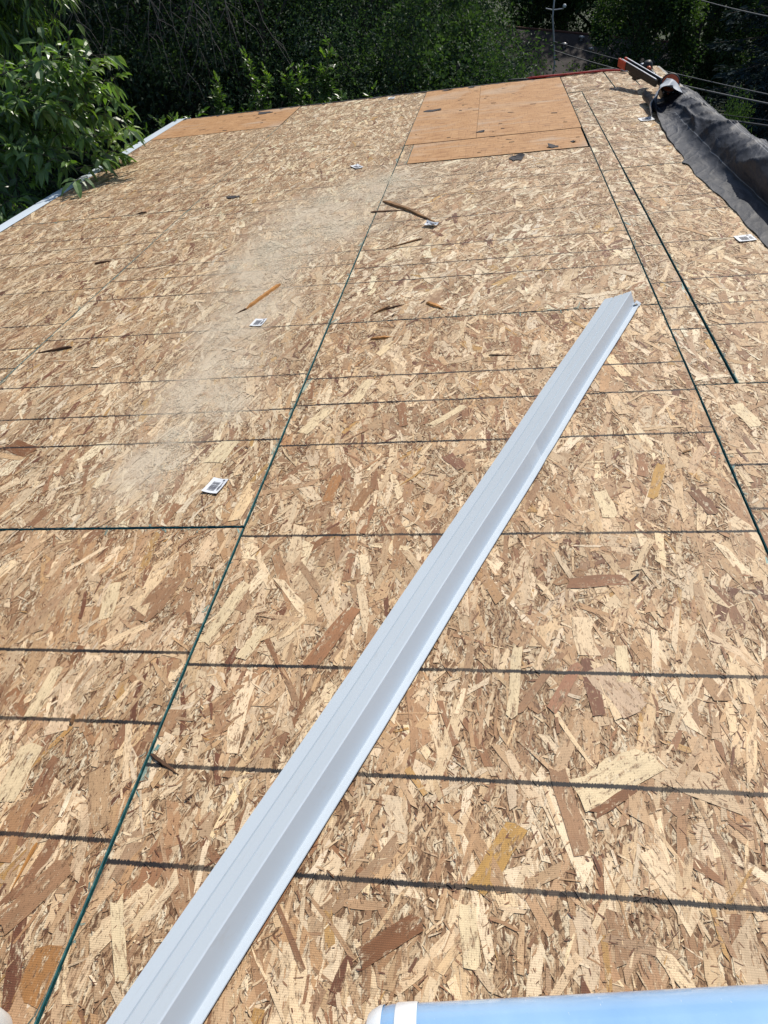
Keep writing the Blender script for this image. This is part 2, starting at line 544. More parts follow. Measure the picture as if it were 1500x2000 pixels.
DUST = [(0.06, 2.05, .22), (-0.10, 1.85, .24), (-0.33, 1.46, .30), (-0.40, 0.98, .26), (-0.45, 0.58, .20), (-0.36, 0.26, .17), (-0.41, 0.03, .17), (-0.35, -0.32, .15),
        (-0.38, -0.50, .15), (-0.24, -0.58, .10), (-0.36, -0.76, .08), (-0.38, -0.93, .11), (-0.16, 1.2, .18), (-0.55, 0.75, .15)]
def dust_at(u, v):
    d = np.zeros_like(u)
    for (a, b, r) in DUST:
        d = np.maximum(d, np.exp(-(((u-a)/r)**2 + ((v-b)/(r*1.5))**2)))
    return d

PAL = np.array([[0.72, 0.615, 0.425], [0.62, 0.50, 0.325], [0.51, 0.375, 0.225], [0.43, 0.295, 0.170], [0.37, 0.235, 0.130], [0.27, 0.150, 0.080], [0.150, 0.066, 0.036], [0.45, 0.29, 0.11]]) * np.array([1.05, 1.02, 1.05])
PW = np.array([0.25, 0.23, 0.18, 0.145, 0.10, 0.06, 0.022, 0.013]); PW /= PW.sum()

# distinctive large flakes: end points (u, v), width, colour
FLAKES = [
    (0.608, -2.074, 0.671, -1.968, 0.034, (0.47, 0.29, 0.09)),
    (0.444, -2.177, 0.523, -2.120, 0.032, (0.20, 0.09, 0.04)),
    (0.595, -2.089, 0.607, -2.173, 0.026, (0.72, 0.62, 0.44)),
    (0.771, -1.914, 0.895, -1.834, 0.062, (0.72, 0.62, 0.44)),
    (0.792, -1.941, 0.862, -1.891, 0.016, (0.20, 0.09, 0.04)),
    (0.738, -1.861, 0.770, -2.006, 0.028, (0.33, 0.20, 0.12)),
    (0.787, -1.419, 0.916, -1.408, 0.034, (0.26, 0.13, 0.07)),
    (0.682, -1.590, 0.665, -1.767, 0.021, (0.72, 0.62, 0.44)),
    (0.202, -1.121, 0.209, -1.004, 0.030, (0.38, 0.20, 0.09)),
    (0.503, -0.919, 0.548, -0.982, 0.038, (0.23, 0.11, 0.07)),
    (0.063, -0.784, 0.114, -0.645, 0.045, (0.72, 0.62, 0.44)),
    (0.451, -0.763, 0.541, -0.662, 0.026, (0.72, 0.62, 0.44)),
    (-0.176, -0.925, -0.157, -0.810, 0.062, (0.72, 0.62, 0.44)),
    (-0.926, -0.784, -0.814, -0.840, 0.062, (0.20, 0.09, 0.04)),
    (0.047, -2.122, 0.104, -2.231, 0.021, (0.72, 0.62, 0.44)),
    (-0.027, -2.274, -0.023, -2.197, 0.054, (0.36, 0.19, 0.075)),
    (-0.127, -2.176, -0.063, -2.077, 0.043, (0.33, 0.20, 0.12)),
    (-0.239, -1.980, -0.244, -1.861, 0.051, (0.72, 0.62, 0.44)),
    (-0.115, -1.999, -0.119, -1.952, 0.009, (0.80, 0.74, 0.60)),
    (-0.285, -1.801, -0.287, -1.673, 0.029, (0.72, 0.62, 0.44)),
    (1.059, -0.982, 1.015, -1.124, 0.024, (0.47, 0.29, 0.09)),
    (1.110, -1.102, 1.140, -1.191, 0.030, (0.20, 0.09, 0.04)),
    (1.302, -0.707, 1.330, -0.821, 0.042, (0.72, 0.62, 0.44)),
    (0.827, -1.646, 0.888, -1.742, 0.059, (0.55, 0.43, 0.33)),
    (0.738, -1.748, 0.793, -1.641, 0.024, (0.36, 0.19, 0.12)),
    (0.879, -1.591, 0.874, -1.681, 0.025, (0.72, 0.62, 0.44)),
    (0.262, -1.668, 0.330, -1.499, 0.038, (0.33, 0.17, 0.09)),
    (-0.242, -1.537, -0.268, -1.422, 0.034, (0.72, 0.62, 0.44)),
    (-0.155, -1.544, -0.123, -1.404, 0.054, (0.33, 0.20, 0.12)),
    (0.768, -1.610, 0.676, -1.756, 0.016, (0.33, 0.20, 0.12)),
    (0.114, -1.646, 0.146, -1.554, 0.029, (0.72, 0.62, 0.44)),
    (0.022, -1.607, 0.062, -1.421, 0.031, (0.72, 0.62, 0.44)),
    (0.892, -1.095, 0.910, -1.196, 0.039, (0.72, 0.62, 0.44)),
    (1.271, -1.357, 1.195, -1.340, 0.033, (0.72, 0.62, 0.44)),
    (0.277, -1.161, 0.304, -1.065, 0.029, (0.30, 0.17, 0.09)),
    (0.694, -1.000, 0.666, -1.088, 0.023, (0.72, 0.62, 0.44)),
    (0.192, -0.620, 0.221, -0.473, 0.037, (0.72, 0.62, 0.44)),
    (0.737, -0.907, 0.768, -0.832, 0.035, (0.20, 0.09, 0.04)),
]
def strands(w, l, y0, u0, v0, seed, dens, ang_sd, tone, bias=0.0):
    """flakes of one panel: w across, l along; y0 offset of the panel inside its printed sheet"""
    r = np.random.default_rng(seed)
    A = w*l
    V = []; UVs = []; C = []; F = []; K = []
    base = 0
    def layer(n, Lr, Wr, zr, sd, nside, pw, dark=0.0):
        nonlocal base
        cx = r.uniform(0, w, n); cy = r.uniform(0, l, n)
        L = r.uniform(*Lr, n) * r.uniform(0.6, 1.15, n); W = r.uniform(*Wr, n) * r.uniform(0.6, 1.3, n)
        th = bias + r.normal(0, sd, n) + np.where(r.random(n) < 0.10, r.uniform(-1.5, 1.5, n), 0)
        if nside == 8:
            a = np.array([-.5, -.18, .18, .5, .5, .16, -.2, -.5]); b = np.array([-.5, -.5, -.5, -.5, .5, .5, .5, .5])
            ja = np.array([.15, .06, .06, .15, .15, .06, .06, .15]); jb = np.array([.20, .10, .10, .22, .20, .10, .10, .22])
        elif nside == 6:
            a = np.array([-.5, 0, .5, .5, 0, -.5]); b = np.array([-.5, -.5, -.35, .45, .5, .4])
            ja = np.array([.10, .12, .12, .12, .12, .10]); jb = np.array([.2, .1, .25, .25, .1, .2])
        else:
            a = np.array([-.5, .5, .5, -.5]); b = np.array([-.5, -.35, .45, .5]); ja = np.full(4, .14); jb = np.full(4, .28)
        pa = (a + r.uniform(-1, 1, (n, nside))*ja) * L[:, None]
        pb = (b + r.uniform(-1, 1, (n, nside))*jb) * W[:, None]
        pb = pb + (r.normal(0, 0.10, n)[:, None]) * (pa/L[:, None])**2 * L[:, None]
        c, s = np.cos(th)[:, None], np.sin(th)[:, None]
        x = cx[:, None] + pb*c - pa*s
        y = cy[:, None] + pb*s + pa*c
        z = r.uniform(*zr, n)[:, None] + pa*r.normal(0, 0.006, n)[:, None] + pb*r.normal(0, 0.012, n)[:, None]
        z = np.maximum(z, 0.00012) + r.uniform(0, 0.00005, n)[:, None]
        m = 0.0019
        x = np.clip(x, m, w-m); y = np.clip(y, m, l-m)
        idx = r.choice(len(PAL), n, p=pw)
        col = PAL[idx] * r.uniform(0.84, 1.14, n)[:, None] * (1 + r.normal(0, 0.05, (n, 1))*np.array([-.25, .15, 1.0])) * tone
        if nside < 8:
            ed = np.minimum(np.minimum(cx, w-cx), np.minimum(cy, l-cy))
            g = (ed < 0.014*r.uniform(.2, 1, n)) & (r.random(n) < .45)
            col[g] = col[g]*.35 + np.array([0.035, 0.15, 0.15])*r.uniform(.5, 1.6, (int(g.sum()), 1))
        col = np.clip(col, 0.01, 0.8)
        V.append(np.stack([x, y + y0, z], -1).reshape(-1, 3))
        off = r.uniform(0, 50, (n, 2))
        UVs.append(np.stack([pa + off[:, :1], pb + off[:, 1:]], -1).reshape(-1, 2))
        C.append(np.repeat(col, nside, 0))
        F.append(base + np.arange(n*nside)); K.append(np.full(n, nside))
        base += n*nside
    pbig = PW
    psm = np.array([0.24, 0.19, 0.17, 0.15, 0.11, 0.08, 0.05, 0.01]); psm /= psm.sum()
    pdk = np.array([0.0, 0.0, 0.0, 0.05, 0.15, 0.30, 0.50, 0.0]); pdk /= pdk.sum()
    layer(int(210*A*dens), (0.09, 0.19), (0.012, 0.040), (0.0002, 0.0010), ang_sd, 8, pbig)
    layer(int(400*A*dens), (0.05, 0.13), (0.006, 0.018), (0.0004, 0.0014), ang_sd*1.15, 8, pbig)
    layer(int(1300*A*dens), (0.014, 0.045), (0.002, 0.006), (0.0006, 0.0016), ang_sd*1.9, 6, psm)
    layer(int(105*A*dens), (0.09, 0.19), (0.010, 0.034), (0.0012, 0.0019), ang_sd, 8, pbig)
    layer(int(220*A*dens), (0.04, 0.11), (0.004, 0.013), (0.0013, 0.0020), ang_sd*1.15, 6, pbig)
    layer(int(2300*A*dens), (0.004, 0.020), (0.0010, 0.0032), (0.0014, 0.0021), ang_sd*2.2, 6, psm)
    layer(int(2400*A*dens), (0.003, 0.016), (0.0007, 0.0022), (0.0015, 0.0022), ang_sd*2.2, 6, pdk)
    layer(int(24*A*dens), (0.035, 0.08), (0.003, 0.008), (0.0015, 0.0022), ang_sd*1.5, 6, pdk)
    for (a0, b0, a1, b1, fw, fc) in FLAKES:
        mu, mv = (a0+a1)/2 - u0, (b0+b1)/2 - v0
        if not (0 < mu < w and 0 < mv < l): continue
        dx, dy = a1-a0, b1-b0
        Ln = math.hypot(dx, dy); dx /= Ln; dy /= Ln
        tp = [(-.5, -.42), (-.2, -.52), (.15, -.47), (.5, -.5), (.53, .1), (.47, .46), (.1, .5), (-.25, .46), (-.5, .5), (-.46, 0)]
        pts = []; uvl = []
        zf = 0.0020 + r.uniform(0, .0002)
        for (ta, tb) in tp:
            pa = (ta + r.uniform(-.04, .04))*Ln; pb = (tb + r.uniform(-.07, .07))*fw
            pts.append((min(max(mu + pa*dx - pb*dy, .003), w-.003), min(max(mv + pa*dy + pb*dx, .003), l-.003) + y0, zf))
            uvl.append((pa + mu*13, pb + mv*7))
        V.append(np.array(pts)); UVs.append(np.array(uvl)); C.append(np.tile(np.array(fc)*np.array([1, .97, .9])*tone**.7, (10, 1)))
        F.append(base + np.arange(10)); K.append(np.array([10])); base += 10
    return np.concatenate(V), np.concatenate(UVs), np.concatenate(C), np.concatenate(F), np.concatenate(K)

def osb_panel(u0, u1, v0, v1, ref=None, seed=1, dens=1.0, sd=0.34, tone=(1, 1, 1), dw=0.0, rz=0.0, clipnear=-2.75, b=0.0017, bias=0.0):
    """ref = v of the sheet's own near end, from which its printed lines are counted"""
    ref = v0 if ref is None else ref
    w, l = u1-u0, v1-v0
    y0 = v0 - ref
    t = 0.0115
    mb = MB()
    # top with a worn teal arris and teal sides
    r0 = [(b, y0+b, 0), (w-b, y0+b, 0), (w-b, y0+l-b, 0), (b, y0+l-b, 0)]
    r1 = [(0, y0, -b), (w, y0, -b), (w, y0+l, -b), (0, y0+l, -b)]
    r2 = [(0, y0, -t), (w, y0, -t), (w, y0+l, -t), (0, y0+l, -t)]
    mb.add(r0 + r1 + r2, [], 0)
    nx, ny = (40, 80) if seed in (22, 23) else (1, 1)
    gv = [(b + (w-2*b)*i/nx, y0 + b + (l-2*b)*j/ny, 0) for j in range(ny+1) for i in range(nx+1)]
    mb.add(gv, [(j*(nx+1)+i, j*(nx+1)+i+1, (j+1)*(nx+1)+i+1, (j+1)*(nx+1)+i) for j in range(ny) for i in range(nx)], 0)
    mb.f += [(4+k, 4+(k+1) % 4, (k+1) % 4, k) for k in range(4)]; mb.m += [1]*4
    mb.f += [(8+k, 8+(k+1) % 4, 4+(k+1) % 4, 4+k) for k in range(4)]; mb.m += [1]*4
    mb.f += [(11, 10, 9, 8)]; mb.m += [0]
    mat = rm(u0, ref, dw, rz)
    bv = np.array(mb.v)
    bme = fastmesh('osb_panel', bv, [i for q in mb.f for i in q], [len(q) for q in mb.f], [M_OSB, M_EDGE], mat_idx=mb.m, dust=np.clip(dust_at(bv[:, 0]+u0, bv[:, 1]+ref)*1.15, 0, 1))
    p = mobj('osb_panel', bme, mat, house)
    s0 = max(v0, clipnear)
    if v1 > s0:
        V, U, C, F, K = strands(w, v1-s0, s0-ref, u0, s0, seed, dens, sd, np.array(tone), bias)
        me = fastmesh('wood_strands', V, F, K, M_STRAND, uv=U, col=C, dust=np.clip(dust_at(V[:, 0]+u0, V[:, 1]+ref)*1.15, 0, 1))
        s = mobj('wood_strands', me, mat, p)
        tag(s, None, None, None, 'stuff')
    return p

G = 0.0021                                     # half gap
W4 = 1.2192
warm = (1.0, 0.955, 0.90); cool = (1.02, 1.01, 1.0); rosy = (1.0, 0.97, 0.95)
# column by the eave
osb_panel(EAVE, -W4-G, -3.08, -0.64-G, -3.08, 11, 1.0, 0.28, (0.96, 0.88, 0.79), 0.0004)
osb_panel(EAVE, -W4-G, -0.64+G, 1.80-G, -0.64, 12, 0.95, 0.26, (0.99, 0.94, 0.87), -0.0005)
osb_panel(EAVE, -W4-G*.25, 1.80+G, 4.19-G*.3, 1.80, 13, 0.85, 0.26, warm, 0.0006, b=.0008)
# second column
osb_panel(-W4+G, -G*1.3, -3.30, -1.215-G, -3.66, 21, 1.0, 0.28, (0.94, 0.84, 0.74), -0.0012)
osb_panel(-W4+G, -G, -1.215+G, 1.222-G*.2, -1.215, 22, 1.0, 0.28, (0.99, 0.945, 0.88), 0.0005)
osb_panel(-W4+G*.25, -G*.7, 1.222+G*.2, 3.66-G*.15, 1.222, 23, 0.9, 0.26, (1.03, 1.01, 0.97), b=.0008)
osb_panel(-W4+G*.25, -G*.5, 3.66+G*.15, FAR, 3.66, 24, 0.8, 0.28, (1.06, 1.04, 1.0), b=.0008)
# third column, under the loose metal
osb_panel(G*1.3, W4-G, NEAR, -2.44-0.035-G, -4.9, 31, 1.0, 0.40, (0.94, 0.84, 0.74))
osb_panel(G*1.3, W4-G, -2.44-0.035+G, 0-G*1.9, -2.4734, 32, 1.0, 0.36, (0.96, 0.875, 0.78), 0.0010)
osb_panel(G, W4-G, 0+G*1.3, 2.40-0.002, 0.0, 33, 0.95, 0.42, (1.02, 1.0, 0.97), bias=-0.30)
# ripped filler strip
osb_panel(W4+G*.7, 1.3325, -0.59+G, 1.825-G, -0.62, 41, 1.0, 0.40, cool)
osb_panel(W4+G*.6, 1.3335, 1.825+G, 4.25, 1.82, 42, 0.8, 0.45, cool)
# column along the ridge
osb_panel(W4+G, RIDGE, NEAR, -0.59-G, -3.03, 51, 1.0, 0.40, (0.97, 0.90, 0.82))
osb_panel(1.3395, RIDGE, -0.59+G, 1.85-G, -0.60, 52, 1.0, 0.40, (1.0, 0.96, 0.89), -0.0008)
osb_panel(1.338, RIDGE, 1.85+G, 4.27, 1.85, 53, 0.8, 0.45, cool)
osb_panel(W4+G, 1.597, 4.275+G, FAR, 3.2, 61, 0.7, 0.45, cool)
osb_panel(1.603, 1.788, 4.275+G, FAR, 3.4, 62, 0.7, 0.45, cool)
osb_panel(1.794, RIDGE, 4.275+G, FAR, 3.0, 63, 0.7, 0.45, cool)

def ply_panel(u0, u1, v0, v1, dw=0.002):
    w, l = u1-u0, v1-v0
    mb = MB()
    mb.box(0, w, 0, l, -0.0115, 0.0, 1)
    mb.add([(0, 0, .0006), (w, 0, .0006), (w, l, .0006), (0, l, .0006)], [(0, 1, 2, 3)], 0)
    return mb.build('plywood_panel', [M_PLY, M_PLYEDGE], rm(u0, v0, dw), house)
ply_panel(EAVE+0.0, -W4-0.004, 4.195, FAR)
ply_panel(0.004, 0.505, 2.955, FAR)
ply_panel(0.507, W4-0.004, 2.955, FAR)
ply_panel(0.072, W4-0.012, 2.412, 2.937)
# narrow strand board filler beside the lower plywood patch
osb_panel(0.004, 0.068, 2.405, 2.948, 1.9, 71, 0.5, 0.3, (0.92, 0.84, 0.74))

# white metal along the eave
def drip_edge():
    mb = MB()
    n = 40
    y0, y1 = NEAR, FAR + 0.03
    prof = [(0.0, 0.0035), (-0.045, 0.0045), (-0.098, 0.004), (-0.104, 0.000), (-0.106, -0.06), (-0.118, -0.075)]
    vs = []; fs = []
    rr = random.Random(3)
    for i in range(n+1):
        y = y0 + (y1-y0)*i/n
        jx = 0.0025*math.sin(y*2.1) + rr.uniform(-.0006, .0006)
        for k, (x, z) in enumerate(prof):
            zz = z + (rr.uniform(0, .0015) if k < 2 else 0)
            vs.append((EAVE + 0.004 + x + jx, y, zz))
    m = len(prof)
    for i in range(n):
        for k in range(m-1):
            fs.append((i*m+k, (i+1)*m+k, (i+1)*m+k+1, i*m+k+1))
    mb.add(vs, fs)
    # folded nose at the far corner
    mb.box(EAVE-0.10, EAVE+0.06, y1-0.002, y1+0.012, -0.05, 0.006, 0, 0.002)
    return mb.build('drip_edge', M_DRIP, MR.copy(), house)
drip_edge()
# dark felt and trim at the far rake, torn along its edge
def rake_trim():
    mb = MB()
    mb.box(EAVE, RIDGE, FAR+0.002, FAR+0.035, -0.16, -0.004, 0, 0.002)
    o = mb.build('rake_trim', M_DARKTRIM, MR.copy(), house)
    mb = MB()
    r = random.Random(5)
    vs = []; fs = []
    n = 160
    for i in range(n+1):
        u = EAVE + 0.12 + (RIDGE-EAVE-0.5)*i/n
        a = FAR - 0.006 - max(0, r.gauss(0.006, 0.016)) * (1.5 if r.random() < .3 else .6)
        vs += [(u, a, 0.0035 + r.uniform(0, .003)), (u, FAR+0.02, 0.004), (u, FAR+0.038, -0.03)]
    for i in range(n):
        for k in range(2):
            fs.append((i*3+k, (i+1)*3+k, (i+1)*3+k+1, i*3+k+1))
    mb.add(vs, fs)
    mb.build('felt_edge', M_FELT, MR.copy(), house)
rake_trim()
# rafters, fascia and walls under the deck, and the other slope
mb = MB()
mb.box(EAVE-0.02, EAVE-0.0, NEAR, FAR, -0.17, -0.014, 0)
mb.build('fascia', M_FASCIA, MR.copy(), house)
mb = MB()
mb.box(RIDGE+.002, RIDGE+.022, NEAR, FAR, -0.17, -0.004, 0)
mb.build('fascia', M_FASCIA, MR.copy(), house)
for i in range(22):
    v = NEAR + 0.03 + i*0.4064
    if v > FAR-0.05: break
    mb = MB(); mb.box(EAVE+0.004, RIDGE, v, v+0.038, -0.16, -0.0135)
    mb.build('rafter', M_BROWNWOOD, MR.copy(), house)
mb = MB(); mb.box(EAVE+0.01, RIDGE, NEAR, FAR-.01, -0.185, -0.165)
mb.build('ceiling', M_FASCIA, MR.copy(), house)
rw = MR @ Vector((RIDGE, 0, 0)); ew = MR @ Vector((EAVE, 0, 0))
mb = MB()
xL, xR = ew.x + 0.35, rw.x - 0.12
zl = ew.z - 0.20
for y, q in ((NEAR+0.1, 0), (FAR-0.35, 1)):
    vs = [(xL, y, -4.6), (xR, y, -4.6), (xR, y, rw.z-.24), (xL, y, zl)]
    mb.add(vs, [(0, 1, 2, 3)] if q == 0 else [(3, 2, 1, 0)])
mb.add([(xL, NEAR+0.1, -4.6), (xL, FAR-.35, -4.6), (xL, FAR-.35, zl), (xL, NEAR+.1, zl)], [(3, 2, 1, 0)])
mb.add([(xR, NEAR+0.1, -4.6), (xR, FAR-.35, -4.6), (xR, FAR-.35, rw.z-.24), (xR, NEAR+.1, rw.z-.24)], [(0, 1, 2, 3)])
mb.build('wall', M_WALL, Matrix.Identity(4), house)

# ------------------------------------------------------------------ loose length of white metal edging on the deck
def metal_edging():
    a = Vector((0.101, -2.284, 0)); b = Vector((1.034, 0.049, 0))
    d = (b-a).normalized(); nrm = Vector((d.y, -d.x, 0))
    start = a - d*0.55; L = (b-start).length
    ang = math.atan2(d.y, d.x)
    base = MR @ Matrix.Translation(start) @ Matrix.Rotation(ang, 4, 'Z')   # local x along, local -y to the right
    th = empty('metal_edging', base)
    tag(th, 'long pale blue-white metal drip edge strip lying diagonally across the strand board', 'metal strip')
    z0 = 0.0032
    P = {'flange': [(0.000, z0), (0.0292, 0.0166), (0.0312, 0.0122), (0.0336, 0.0196), (0.0597, 0.0345), (0.0617, 0.0308), (0.0641, 0.0372), (0.0885, 0.0514), (0.0900, 0.0520)],
         'face': [(0.0900, 0.0520), (0.0918, 0.0508), (0.1068, 0.0082), (0.1080, 0.0065)],
         'lip': [(0.1080, 0.0065), (0.1235, 0.0105), (0.1243, 0.0092)]}
    n = 90
    def sh(x, y, z):
        k = math.exp(-((x-(L-1.02))/0.035)**2)
        # dent near the middle of the face, slight bow along the length
        bow = 0.0035*math.sin(x*1.35+0.4) + 0.0012*math.sin(x*7.1) + y*0.07*(x/L)
        dz = -0.0035*k*max(0, 1-abs(y-0.100)/0.03)
        return (x, -(y + bow - 0.002*k*(y > 0.085)), z + dz)
    for nm, pr in P.items():
        vs = []; fs = []
        for i in range(n+1):
            x = L*i/n
            for (y, z) in pr:
                # far end is cut slightly out of square
                xx = x + (0.02 - y*0.30)*(i/n)**8 if i > n-3 else x
                vs.append(sh(xx, y, z))
        m = len(pr)
        for i in range(n):
            for k in range(m-1):
                fs.append((i*m+k, i*m+k+1, (i+1)*m+k+1, (i+1)*m+k))
        vs2 = [(p[0], p[1], p[2]-0.0007) for p in vs]
        q = len(vs)
        mb = MB()
        mb.add(vs + vs2, fs + [tuple(q+i for i in reversed(t)) for t in fs])
        mb.build(nm, M_METAL, base, th)
    mb = MB()
    x = L - 0.02
    mb.add([(x-0.012, -0.1085, .009), (x+0.012, -0.1075, .006), (x+0.016, -0.116, .020), (x-0.004, -0.119, .017),
            (x+0.016, -0.132, .010), (x-0.002, -0.133, .006)], [(0, 1, 2, 3), (3, 2, 4, 5)])
    mb.build('bent_tab', M_METAL, base, th)
metal_edging()

# ------------------------------------------------------------------ grey underlayment bunched along the ridge
def fbm(x, y, seed):
    r = random.Random(seed)
    s = 0
    for o in range(5):
        f = 2**o
        for _ in range(3):
            a = r.uniform(0, 6.28); p = r.uniform(0, 6.28)
            s += math.sin((x*math.cos(a) + y*math.sin(a))*f*5 + p) / (f*3)
    return s

def smooth(a, b, x):
    t = min(1, max(0, (x-a)/(b-a))); return t*t*(3-2*t)

def interp(pts, t):
    """Catmull-Rom through 2-D points, t in 0..1 by arc length"""
    P = [Vector((p[0], p[1])) for p in pts]
    ds = [0]
    for i in range(1, len(P)): ds.append(ds[-1] + (P[i]-P[i-1]).length)
    s = t*ds[-1]
    for i in range(1, len(P)):
        if s <= ds[i] + 1e-9:
            k = (s-ds[i-1])/max(1e-9, ds[i]-ds[i-1])
            p0 = P[max(0, i-2)]; p1 = P[i-1]; p2 = P[i]; p3 = P[min(len(P)-1, i+1)]
            return 0.5*((2*p1) + (p2-p0)*k + (2*p0-5*p1+4*p2-p3)*k*k + (3*p1-p0-3*p2+p3)*k**3), s
    return P[-1], s

def underlayment():
    base = MR.copy()
    th = empty('roofing_underlayment', rm(1.9, 1.8, 0))
    tag(th, 'wrinkled dark grey roofing underlayment bunched into a long loose roll along the ridge', 'underlayment')
    # cross sections (u, w), from the flat flap's free edge, over the loose roll, to the far slope
    near = [(1.700, .004), (1.745, .006), (1.795, .009), (1.822, .018), (1.822, .050), (1.816, .092), (1.836, .142), (1.890, .174), (1.955, .166), (2.010, .118), (2.035, .060), (2.085, -.005), (2.105, -.10), (2.11, -.24)]
    mid = [(1.680, .004), (1.720, .007), (1.765, .014), (1.800, .034), (1.820, .064), (1.838, .096), (1.868, .128), (1.908, .146), (1.955, .140), (2.000, .105), (2.030, .060), (2.085, -.005), (2.105, -.10), (2.11, -.24)]
    far = [(1.675, .012), (1.700, .010), (1.735, .010), (1.775, .014), (1.810, .028), (1.835, .050), (1.862, .075), (1.895, .095), (1.935, .100), (1.980, .085), (2.020, .055), (2.085, -.005), (2.105, -.10), (2.11, -.24)]
    mouth = [(1.705, .085), (1.690, .060), (1.692, .030), (1.720, .010), (1.765, .008), (1.805, .012), (1.845, .025), (1.885, .045), (1.925, .060), (1.970, .060), (2.015, .045), (2.085, -.005), (2.105, -.10), (2.11, -.24)]
    keys = [(-0.4, near), (1.0, near), (1.9, mid), (2.75, far), (3.25, mouth), (3.55, mouth)]
    ny, ns = 210, 90
    vs = []; uv = []; fs = []
    for j in range(ny+1):
        v = -0.4 + 3.95*j/ny
        for a, b in zip(keys, keys[1:]):
            if a[0] <= v <= b[0] + 1e-9:
                k = smooth(a[0], b[0], v); cs = [tuple((1-k)*p[i] + k*q[i] for i in (0, 1)) for p, q in zip(a[1], b[1])]
                break
        edge = 0.015*math.sin(v*2.3+1.0) + 0.005*math.sin(v*7.3) + 0.003*math.sin(v*23) - 0.022*math.exp(-((v-1.83)/.035)**2)
        for i in range(ns+1):
            t = i/ns
            p, s = interp(cs, t)
            flap = smooth(.22, .0, t)
            u = p.x + edge*smooth(0.35, 0.0, t)
            w = p.y
            on = smooth(0.10, 0.28, t)*smooth(1.0, 0.6, t)
            # long oblique pull wrinkles, tighter crumples, gentle sag of the tube
            q = v*1.0 + t*0.9
            wr = 0.015*(1-abs(math.sin(q*6 + 1.7*math.sin(v*2.3))))**5 + 0.012*(1-abs(math.sin(v*4.1 - t*7 + 1.3*math.sin(v*3+t*4))))**6 + 0.007*(1-abs(math.sin(v*9.3 + t*11 + 2*math.sin(v*4))))**5 + 0.0045*fbm(v*2.2, t*3.0, 5)
            sag = 0.014*math.sin(v*2.1+0.3)
            w += on*(wr*1.15 + sag*smooth(.2, .5, t))
            u -= on*wr*0.9
            w += (1-on)*smooth(.8, .3, t)*0.0022*(1+math.sin(v*31+t*20)*math.sin(v*13))
            if t > 0.75: w = max(w, -0.30)
            vs.append((u, v, w)); uv.append((s, v))
    m = ns+1
    for j in range(ny):
        for i in range(ns):
            fs += [j*m+i, j*m+i+1, (j+1)*m+i+1, (j+1)*m+i]
    o = mobj('sheet', fastmesh('sheet', vs, fs, [4]*(ny*ns), M_UNDER, uv=uv, smooth=True), base, th)
    # the end turned back over itself as a pale hood, open towards the photographer
    vs = []; uv = []; fs = []
    na, nb = 44, 26
    for j in range(nb+1):
        k = j/nb
        for i in range(na+1):
            t = i/na
            a = math.pi*(1.02 - 0.98*t)
            e = smooth(0, 1, k)
            ru = 0.122*(1-e) + 0.078*e
            cu = 1.800*(1-e) + 1.862*e
            top = 0.128*(1-e) + 0.152*e
            v0 = 2.92 + 0.30*smooth(0, .45, t) + 0.05*smooth(.5, 1, t)
            v0 += 0.035*math.sin(t*9+.5) + 0.015*math.sin(t*21)
            v1 = 3.50
            v = v0*(1-k) + v1*k
            fl = (1-k)**2
            u = cu + ru*(1 + .16*fl*math.sin(t*7+1))*math.cos(a) + 0.006*math.sin(v*34+t*9) + 0.004*math.sin(t*23+k*5)
            w = 0.006 + top*max(0, math.sin(a))**.8*(1-0.10*t) + 0.006*math.sin(t*15+k*7) + 0.006*math.sin(k*9+t*4) + 0.02*fl*math.sin(math.pi*t)
            vs.append((u, v, max(w, .004))); uv.append((t*.4, v))
    m = na+1
    for j in range(nb):
        for i in range(na):
            fs += [j*m+i, (j+1)*m+i, (j+1)*m+i+1, j*m+i+1]
    mobj('turned_end', fastmesh('turned_end', vs, fs, [4]*(na*nb), M_UNDERL, uv=uv, smooth=True), base, th)
underlayment()

def material_roll():
    base = rm(1.872, 3.50, 0.118, math.radians(-6)) @ Matrix.Rotation(math.radians(-118), 4, 'X') @ Matrix.Diagonal((1, 1, .36, 1))   # local +z away and down
    th = empty('underlayment_roll', base)
    tag(th, 'short black roll with an orange wrapper showing at its end beside the nailer', 'roll')
    mb = MB(); mb.lathe([(0.020, 0.004), (0.060, 0.0), (0.066, 0.006), (0.068, 0.10), (0.066, 0.42), (0.055, 0.425), (0.0, 0.425)], 28)
    mb.build('wrap', M_BLACK, base, th, True)
    mb = MB(); mb.lathe([(0.0, -0.006), (0.030, -0.008), (0.052, -0.004), (0.060, 0.004)], 22)
    mb.build('orange_end', M_ORANGE, base, th, False)
    for k in range(5):
        a = 0.7 + k*0.5
        M = base @ Matrix.Rotation(a, 4, 'Z')
        mb = MB(); mb.box(0.063, 0.0705, -0.006, 0.006, 0.002, 0.05, 0, 0.001)
        mb.build('wrapper_fold', M_STEEL if k % 2 else M_ORANGE, M, th)
material_roll()

